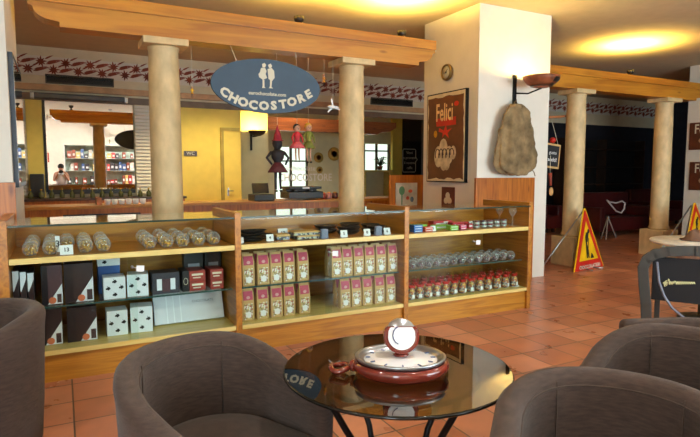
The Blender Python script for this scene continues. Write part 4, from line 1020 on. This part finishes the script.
# ------------------------------------------------------------------ roadwork triangles
def triangle(label,pts,Y,yoff=.0,rz=0):
    a,b,c=[aty(x,y,Y) for x,y in pts]   # top, left bottom, right bottom
    t=thing('warning_triangle',label,'road sign',((b.x+c.x)/2,Y,0))
    w_=(c.x-b.x); cx=(b.x+c.x)/2; zb=min(b.z,c.z); hh=a.z-zb
    def tri(s,z0,z1): return [(-w_/2*s,z0),(w_/2*s,z0),(.02*s,z1),(-.02*s,z1)]
    # leaning back: lower edge near, top farther
    o=(cx,Y-.06,zb); V=(0,.12,1.0)
    n_=Vector((0,-1,.12)).normalized()
    def pr_(poly,off,d,mat,nm): MB().prism(poly,d,Vector(o)+n_*off,(1,0,0),V,n_).build(nm,mat,t,True)
    pr_([(-w_/2,0),(w_/2,0),(w_/2-.005,.03*1),(.03,hh),(-.03,hh),(-w_/2+.005,.03)],0,.012,YEL,'sign_plate')
    pr_([(-w_/2+.025,.02),(w_/2-.025,.02),(.02,hh-.03),(-.02,hh-.03)],.013,.002,RED,'red_border')
    k=.62; pr_([(-w_/2*k,.17),(w_/2*k,.17),(0,hh*.80)],.016,.002,YEL,'yellow_field')
    P=[(-.02,.20),(.015,.20),(.02,.36),(.06,.45),(.075,.52),(.06,.58),(.03,.58),(.0,.50),(-.035,.40),(-.05,.30)]
    q=MB()
    def add(poly): q.prism([(x*1.0,z*hh/.95) for x,z in poly],.002,Vector(o)+n_*.019,(1,0,0),V,n_)
    add([(-.06,.20),(-.03,.20),(-.015,.33),(-.02,.46),(-.055,.46),(-.065,.33)])
    add([(-.01,.20),(.02,.20),(.01,.34),(-.015,.40),(-.03,.36)])
    add([(-.06,.44),(.0,.44),(.04,.55),(.03,.60),(-.03,.58),(-.065,.52)])
    add([(.045+.03*math.cos(j*PI/4),.60+.035*math.sin(j*PI/4)) for j in range(8)])
    add([(.03,.50),(.045,.49),(.0,.30),(-.01,.32)])
    add([(.05,.19),(.16,.19),(.12,.25),(.09,.27)])
    q.build('worker_figure',INK,t,True)
    q=MB().text('WORK IN PROGRESS' if False else 'CIOCCOLATIERI',.075,Vector(o)+n_*.017+Vector((0,0,.075)),(1,0,0),V,.002,bold=.001,sx=w_*1.25)
    q.build('bottom_writing',LETT,t,True)
    q=MB(); q.tube([(cx-.03,Y+.06,zb+hh-.05),(b.x-.32,Y+.30,.012)],.012,6).tube([(cx-.1,Y-.05,zb+.05),(cx-.16,Y-.20,.012)],.010,6).tube([(cx+.1,Y-.05,zb+.05),(cx+.16,Y-.20,.012)],.010,6).tube([(cx+.03,Y+.06,zb+hh-.05),(c.x-.05,Y+.34,.012)],.010,6)
    q.build('sign_leg',STEEL,t,True); t.rotation_euler=(0,0,rz)
triangle('red and yellow roadwork warning triangle standing on the tiles by the stone column',((580,209),(564,272),(605,268)),5.75,rz=.20)
triangle('red and yellow roadwork warning triangle half out of view behind the right hand table',((691,203),(674,247),(712,243)),5.35,rz=.20)

# ------------------------------------------------------------------ dark lounge
p0=aty(586,199,9.4)
def sofa(label,x0,x1,Y):
    t=thing('lounge_sofa',label,'sofa',((x0+x1)/2,Y,0),0,'maroon sofas in the dark lounge')
    w=(x1-x0)/2
    MB().box(-w,w,-.42,.35,.10,.42,.04).build('seat',SOFA,t); MB().box(-w,w,.2,.42,.42,.98,.05).build('backrest',SOFA,t)
    for s in (-1,1): MB().box(s*w-.09,s*w+.09,-.42,.42,.1,.66,.04).build('armrest',SOFA,t); MB().box(s*(w-.12)-.03,s*(w-.12)+.03,-.35,-.29,0,.1).build('foot',DWOOD,t)
sofa('maroon leather sofa in the dark lounge between the two right hand columns',aty(588,200,8.8).x,aty(636,200,8.8).x,8.8)
sofa('maroon leather sofa in the dark lounge just right of the white pillar',aty(549,200,9.4).x,aty(572,200,9.4).x-.3,9.9)
sofa('maroon leather sofa in the dark lounge behind the far column',aty(644,200,9.6).x,aty(676,200,9.6).x,9.8)
a=aty(616,208,8.2); t=thing('white_strap_loop','white looped strap hanging over the maroon sofa','strap',(a.x,8.3,a.z))
pts=[aty(x,y,8.3) for x,y in ((607,200),(611,205),(616,211),(621,213),(624,209),(625,203),(622,201),(616,203),(610,202))]
MB().tube(pts,.018,6,True).build('strap_band',M('strap_white',rgb(205,190,185),.6),t,True)
t=thing('folding_stand','small white three legged folding stand on the floor before the sofa','stand',(aty(607,230,8.1).x,8.1,0))
tp=aty(608,217,8.1)
for k,(x,y,Yo) in enumerate(((601,236,0),(606,238,-.15),(616,236,0))):
    q=aty(x,y,8.1+Yo); MB().tube([tp,(q.x,8.1+Yo,.01)],.014,6).build('leg',M('stand_white_%d'%k,rgb(180,175,170),.5),t,True)
MB().ball(tp,.03,8).build('joint',STEEL,t,True)
for q,(x,y) in enumerate(((614,122.5),(615,170))):
    if q: continue
    a=atz(x,y,CZ) if False else aty(x,y,10.9)
t=thing('wall_shelf','dark shelving unit with faint bottles in the dark lounge','shelf',(aty(610,150,10.8).x,10.75,0))
x0,x1=aty(560,150,10.75).x,aty(640,150,10.75).x
MB().box(x0,x1,10.9,10.94,0,2.4).build('shelf_back',BLACK,t,True)
for z in (.6,1.1,1.6,2.1): MB().box(x0,x1,10.6,10.9,z,z+.03).build('shelf_board',DWOOD,t,True)
for x in (x0,(x0+x1)/2,x1): MB().box(x-.02,x+.02,10.6,10.9,0,2.4).build('upright',DWOOD,t,True)
t=thing('pale_notice','pale paper notice hanging in the dark lounge beside the far column','notice',aty(668,160,8.9))
a=aty(664,148,8.9); b=aty(671,182,8.9); MB().box(a.x,b.x,8.9,8.905,b.z,a.z).build('paper_sheet',M('grey_paper',rgb(120,135,130),.7),t,True)
MB().tube([((a.x+b.x)/2,8.9,a.z),((a.x+b.x)/2,8.9,CZ)],.003,4).build('hanging_string',LETT,t,True)
# ceiling downlights
def down(x,y,label,p,col=(1,.9,.75),spot=2.0):
    q=(x,y,CZ); t=thing('ceiling_downlight',label,'lamp',(x,y,CZ-.03),0)
    MB().lathe([(.06,.03),(.07,.0),(.05,.0),(.045,.02)],n=18).build('trim_ring',STEEL,t)
    MB().lathe([(.0,.012),(.046,.012),(.046,.018)],n=16).build('lens',emit('downlight_lens',(1,.9,.75,1),12) if 'dl' not in CH else CH['dl'],t)
    if p: lamp('downlight_bulb','SPOT',(x,y,CZ-.04),p,col,.05,spot,.6,(0,0,-1))
CH['dl']=emit('downlight_glow',(1,.88,.7,1),10)
def downpx(x,y,label,p,**k): q=atz(x,y,CZ); down(q.x,q.y,label,p,**k)
down(XM(318),12.0,'left ceiling downlight in the rear room',120)
down(XM(345),12.4,'ceiling downlight in the rear room behind the right stone column',130)
q=aty(614,123,10.2); down(q.x,10.2,'single ceiling downlight in the dark lounge',6)
down(2.6,9.6,'downlight added to brighten the yellow door wall',230,col=(1,.8,.4))  # unseen lamp, added to light up the yellow wall
down(.2,9.4,'downlight added over the back bar to brighten the yellow panel',90,col=(1,.85,.55))  # added lamp, lifts the yellow panel left of the mirror
down(4.6,8.6,'ceiling downlight over the bar counter',30,col=(1,.85,.6))

# ------------------------------------------------------------------ tub chairs
def tub_chair(label,loc,rz,arm=.64,back=.80,R=.325,name='tub_chair'):
    t=thing(name,label,'armchair',loc,rz,'brown upholstered tub chairs')
    # U shaped centre line, facing +X
    path=[]
    n1=7;n2=26
    for j in range(n1): path.append((.27-.27*j/n1, R-.02+.02*j/n1, (0,1)))
    for j in range(n2+1):
        a=PI/2+PI*j/n2; path.append((R*math.cos(a),R*math.sin(a),(math.cos(a),math.sin(a))))
    for j in range(n1-1,-1,-1): path.append((.27-.27*j/n1,-(R-.02+.02*j/n1),(0,-1)))
    def hgt(x):
        u=max(0,min(1,(.27-x)/.56)); u=u*u*(3-2*u); return arm+(back-arm)*u
    def sect(h):
        return [(-.030,.10),(.005,.10),(.020,.30),(.038,h-.10),(.044,h-.05),(.040,h-.022),(.024,h-.006),(.002,h),(-.022,h-.006),(-.040,h-.024),(-.046,h-.055),(-.042,h-.12),(-.040,.42),(-.035,.30)]
    vs=[];fs=[]; k=len(sect(.7)); rings=[]
    def ring(px,py,nx,ny,h,s=1.0,dt=0.0,tx=0):
        pts=sect(h); cn=-.003; cz=(h+.1)/2
        out=[]
        for (a,z) in pts:
            a2=cn+(a-cn)*s; z2=z if s==1 else (z if z<h-.1 else h-.1+(z-(h-.1))*(.45+.55*s))
            out.append((px+nx*a2+dt,py+ny*a2,z2))
        return out
    x,y,(nx,ny)=path[0]; h=hgt(x)
    for s,dt in ((.35,.040),(.75,.034),(.93,.02)): rings.append(ring(x,y,nx,ny,h,s,dt))
    for (x,y,(nx,ny)) in path: rings.append(ring(x,y,nx,ny,hgt(x)))
    x,y,(nx,ny)=path[-1]
    for s,dt in ((.93,.02),(.75,.034),(.35,.040)): rings.append(ring(x,y,nx,ny,h,s,dt))
    for r in rings: vs+=r
    for i in range(len(rings)-1):
        for j in range(k): a=i*k+j;b=i*k+(j+1)%k; fs.append((a,b,b+k,a+k))
    fs+=[tuple(range(k)),tuple(reversed(range((len(rings)-1)*k,len(rings)*k)))]
    sh=MB().add(vs,fs,True).build('shell',FAB,t)
    # piping seam on the inner rim
    pp=[]
    for (x,y,(nx,ny)) in path: pp.append((x-nx*.045,y-ny*.045,hgt(x)-.05))
    MB().tube(pp,.0035,6).build('rim_seam',FABS,sh)
    # vertical seams at the back
    for s in (-1,1):
        a=PI+s*.75; c_,s_=math.cos(a),math.sin(a); h_=hgt(R*c_)
        MB().tube([((R-.042)*c_,(R-.042)*s_,.45),((R-.047)*c_,(R-.047)*s_,h_-.1),((R-.044)*c_,(R-.044)*s_,h_-.03)],.0025,5).build('back_seam',FABS,sh)
    # cushion
    out=[]; r=R-.05
    for j in range(6): out.append((.31-.31*j/6,r))
    for j in range(19): a=PI/2+PI*j/18; out.append((r*math.cos(a),r*math.sin(a)))
    for j in range(5,-1,-1): out.append((.31-.31*j/6,-r))
    for j in range(1,4): out.append((.325,-r+2*r*j/4))
    def cush(z0,z1,nm,m_,crown=.02):
        n_=len(out); vs=[];fs=[]
        lv=[(.94,z0),(1,z0+.015),(1,z1-.04),(.985,z1-.018),(.93,z1-.004),(.75,z1+crown*.5),(.4,z1+crown)]
        for s,z in lv: vs+=[(x*s,y*s,z) for x,y in out]
        for i in range(len(lv)-1):
            for j in range(n_): a=i*n_+j;b=i*n_+(j+1)%n_; fs.append((a,b,b+n_,a+n_))
        vs.append((0,0,z1+crown)); c_=len(vs)-1
        fs+=[((len(lv)-1)*n_+j,(len(lv)-1)*n_+(j+1)%n_,c_) for j in range(n_)]; fs.append(tuple(reversed(range(n_))))
        MB().add(vs,fs,True).build(nm,m_,t)
    cush(.30,.455,'seat_cushion',FABS); cush(.11,.298,'seat_base',FAB,0)
    for sx in (-1,1):
        for sy in (-1,1): MB().lathe([(.016,0),(.024,.11)],(sx*.2,sy*.21,0),n=10).build('leg',DWOOD,t)
    return t
# chair A: behind table at left, facing toward lower right
def face(dx,dy): return math.atan2(dy,dx)
tub_chair('brown tub chair with its back to the display counter, left of the glass table',(.50,2.05,0),face(.42,-.9))
tub_chair('brown tub chair cut off by the left edge of the picture',(-.47,3.27,0),face(-.9,-.3))
def back_at(x,y,dx,dy,off=.34,back=.80):
    q=atz(x,y,back); n=Vector((dx,dy,0)).normalized(); return (q.x+n.x*off,q.y+n.y*off,0),face(dx,dy)
tub_chair('large brown tub chair in the bottom right corner, nearest the camera',(1.455,1.03,0),face(-.79,-.61),arm=.73)
tub_chair('brown tub chair behind the bottom right one, its curved back rising to the right edge',(2.20,1.30,0),face(-.97,-.22))
tub_chair('brown tub chair of which only the arm tip shows before the grey framed armchair',(2.96,1.62,0),face(-.85,.5),arm=.645,back=.66)
# ------------------------------------------------------------------ glass table
TX,TY=1.155,1.80; TR=.445
t=thing('glass_table','round smoked glass table with curved black iron legs','table',(TX,TY,0))
MB().lathe([(0,.710),(TR,.710),(TR,.722),(0,.722)],n=96,smooth=False).build('table_top',TINT,t)
MB().tube([(TR*1.0*math.cos(a*PI/36),TR*1.0*math.sin(a*PI/36),.715) for a in range(72)],.0065,6,True).build('rim_edge',M('rim_dark',rgb(12,14,13),.15),t)
MB().tube([(.32*math.cos(a*PI/24),.32*math.sin(a*PI/24),.695) for a in range(48)],.010,6,True).build('support_ring',IRON,t)
MB().tube([(.14*math.cos(a*PI/16),.14*math.sin(a*PI/16),.30) for a in range(32)],.008,6,True).build('lower_ring',IRON,t)
for k in range(4):
    a=k*PI/2+.15
    pts=[]
    for u,r_ in ((0,.33),(.1,.31),(.25,.25),(.42,.175),(.58,.145),(.72,.17),(.86,.25),(1,.36)):
        pts.append((r_*math.cos(a),r_*math.sin(a),.698*(1-u)+.008))
    MB().tube(pts,.013,8).build('leg',IRON,t)
    MB().lathe([(.015,.0),(.018,.695-.69),(.018,.012)],(.36*math.cos(a),.36*math.sin(a),0),n=10).build('foot',BLACK,t)
# pocket watch shaped box on the table
wc_=atz(392,362,.77)
PEARL=M('pearl_white',rgb(242,246,250),.12,var=.04,coat=.6)
t=thing('watch_shaped_box','maroon and white pocket watch shaped box lying on the glass table','box',(wc_.x+.035,wc_.y-.005,.7225),face(.885,-.466))
def oval(mb,prof,sx,sy,n=40,smooth=True):
    q=MB().lathe(prof,n=n); mb.add([Vector((v.x*sx,v.y*sy,v.z)) for v in q.v],q.f,smooth); return mb
oval(MB(),[(.150,0),(.172,.008),(.186,.025),(.188,.04),(.180,.052),(.165,.056),(.160,.05),(0,.048)],1,.80).build('case_body',MAROON,t)
oval(MB(),[(.161,.050),(.158,.055),(.12,.062),(.0,.068)],1,.80).build('white_dial',PEARL,t)
oval(MB(),[(.165,.055),(.171,.062),(.175,.070),(.168,.074),(.158,.066),(.158,.058)],1,.82).build('silver_rim',STEEL,t)
mk=MB()
for q in range(12):
    a_=q*PI/6; mk.xbox(Matrix.Translation((.125*math.cos(a_),.1*math.sin(a_),.0635))@Matrix.Rotation(a_,4,'Z'),.018,.005,.003)
mk.build('hour_marks',M('mark_blue',rgb(90,110,150),.5),[k for k in bpy.data.objects if k.name.startswith('white_dial')][0])
b=MB(); b.lathe([(.02,-.195),(.024,-.18),(.02,-.17)],(0,0,.03),n=14,ax='x'); b.build('winding_crown',MAROON,t)
b=MB(); b.tube([(-.235+.034*math.cos(a_*PI/8),.040*math.sin(a_*PI/8),.022+.004*math.sin(a_)) for a_ in range(16)],.011,8,True); b.build('bow_ring',MAROON,t)
# upright small watch on top
t=thing('small_watch_figure','small round maroon and white watch face standing on the larger box','ornament',(wc_.x+.04,wc_.y+.0,.7225+.069),face(.885,-.466))
rr=.066; cz_=.066
til=Matrix.Translation((0,0,cz_+.008))@Matrix.Rotation(-.22,4,'X')
ux,vz,wn=[til.to_3x3()@Vector(q) for q in ((1,0,0),(0,0,1),(0,1,0))]
def upoly(r,top,n=18):
    return [(r*math.cos(PI+PI*j/n),r*.95*math.sin(PI+PI*j/n)) for j in range(n+1)]+[(r*.97,top*.6),(r*.8,top),(-r*.8,top),(-r*.97,top*.6)]
cb=MB().prism(upoly(rr*1.04,.040),.056,til@Vector((0,-.03,0)),ux,vz,wn).build('case_body',MAROON,t)
bv=cb.modifiers.new('b','BEVEL'); bv.width=.009; bv.segments=3
wf_=MB().prism(upoly(rr*.78,.036),.003,til@Vector((0,-.0328,.0)),ux,vz,wn).build('white_face',PEARL,t)
arc=[til@Vector((.030*math.cos(a_)-.004,-.034,.034*math.sin(a_)+.006)) for a_ in [1.9,2.3,2.7,3.14,3.6,4.0,4.4]]
MB().tube(arc,.0020,5).build('face_letter',M('mark_navy',rgb(50,50,110),.5),wf_)
MB().lathe([(rr*.86,-.026),(rr*.88,-.02),(rr*.88,.02),(rr*.8,.024)],n=32,ax='y',mat=til@Matrix.Translation((0,0,.012))@Matrix.Scale(.98,4)).build('silver_rim',STEEL,t)
MB().lathe([(.030,0),(.032,.005),(.020,.012)],n=18).build('stand',MAROON,t)

# ------------------------------------------------------------------ black armchair with script at the right
q0=atz(672,252,.80); vd=Vector((q0.x,q0.y,0)).normalized(); rt=Vector((vd.y,-vd.x,0))
def atp(x,y,back=0.0):
    d=ray(x,y); P=q0+vd*back; return CP+d*((P-CP).dot(vd)/d.dot(vd))
t=thing('framed_armchair','grey framed armchair with black back panel and cream script at right edge','armchair',(q0.x,q0.y,0),0)
FRM=M('grey_frame_wood',rgb(58,58,55),.6)
XX=lambda P: Matrix(((rt.x,vd.x,0,P.x),(rt.y,vd.y,0,P.y),(0,0,1,P.z),(0,0,0,1)))
cx_=690
pts=[(647,330),(646,305),(644,285),(643,268),(647,259),(655,254),(668,251.5),(685,251)]
pts=pts+[(2*cx_-x,y) for x,y in reversed(pts)]
q=MB(); P=[atp(x,y) for x,y in pts]; P[0].z=0; P[-1].z=0
for a_,b_ in zip(P[:-1],P[1:]):
    d_=b_-a_; an=math.atan2(d_.z,d_.dot(rt)); q.xbox(XX((a_+b_)/2)@Matrix.Rotation(-an,4,'Y'),d_.length+.03,.05,.085,.006)
q.build('chair_frame',FRM,t,True)
c=(atp(cx_,273,.03)+atp(cx_,325,.03))/2; wd=(atp(2*cx_-650,300,.03)-atp(650,300,.03)).length; hh=atp(cx_,259,.03).z-.36
MB().xbox(XX(Vector((c.x,c.y,.36+hh/2))),wd,.03,hh,.008).build('back_panel',M('black_canvas',rgb(14,14,20),.8),t,True)
pl=atp(681,284,.008); sw=MB()
import itertools
sq=[]
for k in range(60):
    u=k/59; sq.append(atp(668+27*u,283,.004)+Vector((0,0,(.018*(1-u*.5))*math.sin(k*1.25)+(.02 if k in (0,1,2,14,15) else 0))))
sw.tube(sq,.0045,5)
lf_=atp(664,283,.008)
for k in range(5): sw.xbox(XX(lf_)@Matrix.Rotation(-.9+k*.55,4,'Y')@Matrix.Translation((.012,0,0)),.04,.003,.009)
sw.build('cream_script',M('script_cream',rgb(215,215,160),.6),t,True)
MB().tube([atp(x,y,-.03) for x,y in ((657,262),(659,282),(664,296),(672,308),(684,318),(694,324))],.011,8).build('curved_stay',M('stay_bluegrey',rgb(112,116,132),.4),t,True)
c=atp(cx_,300,.28); MB().xbox(XX(Vector((c.x,c.y,.43))),wd,.46,.06,.01).build('seat',M('seat_black',rgb(20,20,24),.8),t,True)
for s_ in (-1,1):
    c=atp(cx_,300,.48)+rt*s_*(wd/2-.03); MB().xbox(XX(Vector((c.x,c.y,.20))),.045,.045,.40,.004).build('leg',FRM,t,True)
# white table with brown hat beyond
c=atz(706,241,.80); YT=c.y-.1; zt2=.80; rT=.50
t=thing('white_table','white round table top standing behind the grey framed armchair','table',(c.x,c.y,0))
MB().lathe([(0,zt2-.03),(rT*.98,zt2-.03),(rT,zt2-.02),(rT,zt2-.005),(rT*.99,zt2),(0,zt2)],n=48).build('table_top',M('marble_white',rgb(235,232,222),.4),t)
MB().lathe([(.22,0),(.22,.02),(.04,.04),(.035,zt2-.03)],n=20).build('pedestal',IRON,t)
c2=atz(696,240,.80); YT=c2.y
t=thing('brown_hat','soft brown cloth hat lying on the white round table','hat',(c2.x,YT-.0,zt2+.001),.3)
h_=MB().lathe([(.17,0),(.18,.008),(.13,.018),(.11,.05),(.085,.085),(.04,.10),(0,.095)],n=26); h_.v=[Vector((v.x*1.05,v.y*.8,v.z*(1+.12*math.sin(3*math.atan2(v.y,v.x))))) for v in h_.v]; h_.build('hat_felt',M('hat_brown',rgb(112,82,64),.9,bump=.3),t)

# ------------------------------------------------------------------ things behind the camera (seen in the mirror)
t=thing('glass_cabinet','white wall cabinet with glass shelves of sweets on the street side wall','cabinet',(1.5,YF+.2,0))
MB().box(.15,2.9,YF+.01,YF+.03,.4,2.55).build('cabinet_back',M('cabinet_mint',rgb(175,195,185),.6),t,True)
for z in (.4,.95,1.5,2.0,2.53): MB().box(.15,2.9,YF+.03,YF+.33,z,z+.02).build('cabinet_shelf',M('cabinet_shelf_%d'%int(z*100),rgb(150,160,155),.4),t,True)
for x in (.13,1.5,2.9): MB().box(x,x+.03,YF+.03,YF+.33,0,2.55).build('cabinet_upright',WHITE,t,True)
rnd=random.Random(9); pal=[rgb(120,60,45),rgb(200,190,180),rgb(60,80,120),rgb(170,60,60),rgb(210,180,110),rgb(50,45,50)]
pm=[M('package_colour_%d'%k,c_,.5) for k,c_ in enumerate(pal)]
n_=0
for zi,z in enumerate((.97,1.52,2.02)):
    x=.24
    while x<2.7:
        w=rnd.uniform(.09,.16); h=rnd.uniform(.15,.38)
        if x<1.5<x+w+.02: x=1.56; continue
        if rnd.random()<.75:
            o=thing('sweet_package','packet of sweets on the %s shelf of the street side cabinet'%['lower','middle','upper'][zi],'packet',(x+w/2,YF+.18,z+.001),0,['packets on the lower cabinet shelf','packets on the middle cabinet shelf','packets on the upper cabinet shelf'][zi])
            MB().box(-w/2,w/2,-.06,.06,0,h,.008).build('packet_body',pm[rnd.randrange(6)],o); MB().box(-w*.3,w*.3,.06,.063,h*.3,h*.6).build('packet_label',WHITE,o); n_+=1
        x+=w+.02
t=thing('red_framed_picture','red framed picture on the street side wall','picture',(-.62,YF+.02,1.85))
MB().box(-.22,.22,-.02,.02,0,.38).build('picture_frame',M('frame_red',rgb(150,60,40),.5),t); MB().box(-.15,.15,.02,.025,.07,.31).build('picture_print',LETT,t)
# photographer: one continuous skinned body
def person():
    vs=[(0,0,.98),(0,0,1.12),(0,.0,1.30),(0,0,1.42),(0,.01,1.49),(0,.03,1.56),(0,.03,1.66),
        (.19,0,1.40),(.24,.06,1.15),(.10,.22,1.42),(-.19,0,1.40),(-.24,.06,1.15),(-.10,.22,1.42),
        (.10,0,.92),(.11,.0,.50),(.11,-.02,.08),(.11,.14,.04),(-.10,0,.92),(-.11,0,.50),(-.11,-.02,.08),(-.11,.14,.04)]
    es=[(0,1),(1,2),(2,3),(3,4),(4,5),(5,6),(3,7),(7,8),(8,9),(3,10),(10,11),(11,12),(0,13),(13,14),(14,15),(15,16),(0,17),(17,18),(18,19),(19,20)]
    rad=[.15,.14,.15,.11,.055,.09,.085,.07,.05,.035,.07,.05,.035,.10,.07,.045,.04,.10,.07,.045,.04]
    me=bpy.data.meshes.new('person_body'); me.from_pydata(vs,es,[]); o=bpy.data.objects.new('body',me); COL.objects.link(o)
    sk=o.modifiers.new('skin','SKIN'); 
    for i,v in enumerate(me.skin_vertices[0].data): v.radius=(rad[i],rad[i]*.85); v.use_root=(i==0)
    o.modifiers.new('s','SUBSURF').levels=2
    me.materials.append(SKIN); return o
pt=thing('person','person in a pale shirt holding a camera up to the eye, standing behind the viewpoint','person',(0,-.42,0))
po=person(); po.parent=pt
MB().lathe([(.165,.0),(.175,.2),(.19,.40),(.17,.47),(.075,.53)],(0,0,.93),n=20).build('shirt',M('shirt_white',rgb(215,215,220),.8),pt)
MB().lathe([(.17,0),(.16,.09)],(0,0,.86),n=18).tube([(.10,0,.90),(.11,0,.5),(.11,-.02,.06)],[.125,.10,.085],12).tube([(-.10,0,.90),(-.11,0,.5),(-.11,-.02,.06)],[.125,.10,.085],12).build('trousers',M('jeans',rgb(50,58,80),.8),pt)
MB().ball((0,.005,1.66),.105,14,1.0).build('hair',BL,pt)
t=thing('photo_camera','black photo camera held by the person','camera',(0,-.16,1.47))
MB().box(-.07,.07,-.035,.035,-.045,.045,.01).build('camera_body',BLACK,t); MB().box(-.025,.025,-.03,.03,.045,.07,.006).build('viewfinder',BLACK,t); MB().lathe([(.035,.035),(.035,.09),(.03,.09)],n=18,ax='y').build('lens',BLACK,t)

# ------------------------------------------------------------------ light
w=bpy.data.worlds.new('sky'); S.world=w; w.use_nodes=True; bg=w.node_tree.nodes['Background']; bg.inputs[0].default_value=(.80,.90,1.0,1); bg.inputs[1].default_value=12.0
for i,wn in enumerate((W1,W2,W3)):
    o=lamp('window_portal','AREA',((wn[0]+wn[1])/2,YF-.22,(zb+zt)/2),1,(1,1,1),wn[1]-wn[0],dirn=(0,1,0),sy=zt-zb); o.data.cycles.is_portal=True
for i,x in enumerate((-.4,1.5,3.0)):  # added spots that whiten the wall reflected in the mirror
    t=thing('added_wall_washer','white spotlight added to brighten the street side wall, %s one'%['left','middle','right'][i],'lamp',(x,-1.7,3.5))
    MB().lathe([(.05,-.09),(.055,-.08),(.055,.02),(.02,.05),(.02,.13)],n=16).build('lamp_can',WHITE,t)
    lamp('added_washer_bulb','SPOT',(x,-1.72,3.39),330,(1,.95,.88),.04,2.3,.8,(0,-.8,-1))
# unseen lamps added at the customer side for more frontal light
for i,(x,y,p) in enumerate(((-1.2,1.2,60),(1.6,1.0,120),(4.0,1.2,70),(7.5,2.5,26))):
    down(x,y,'unseen downlight added to brighten the seating side, %s one'%['far left','behind the viewpoint','right','far right'][i],p,col=(1,.95,.86),spot=2.6)
S.view_settings.view_transform='Standard'; S.view_settings.look='None'; S.view_settings.exposure=0.42; S.view_settings.gamma=1; S.view_settings.use_curve_mapping=False
S.cycles.max_bounces=10; S.cycles.transparent_max_bounces=24; S.cycles.use_denoising=True
S.cycles.caustics_reflective=False; S.cycles.caustics_refractive=False; S.cycles.sample_clamp_indirect=6
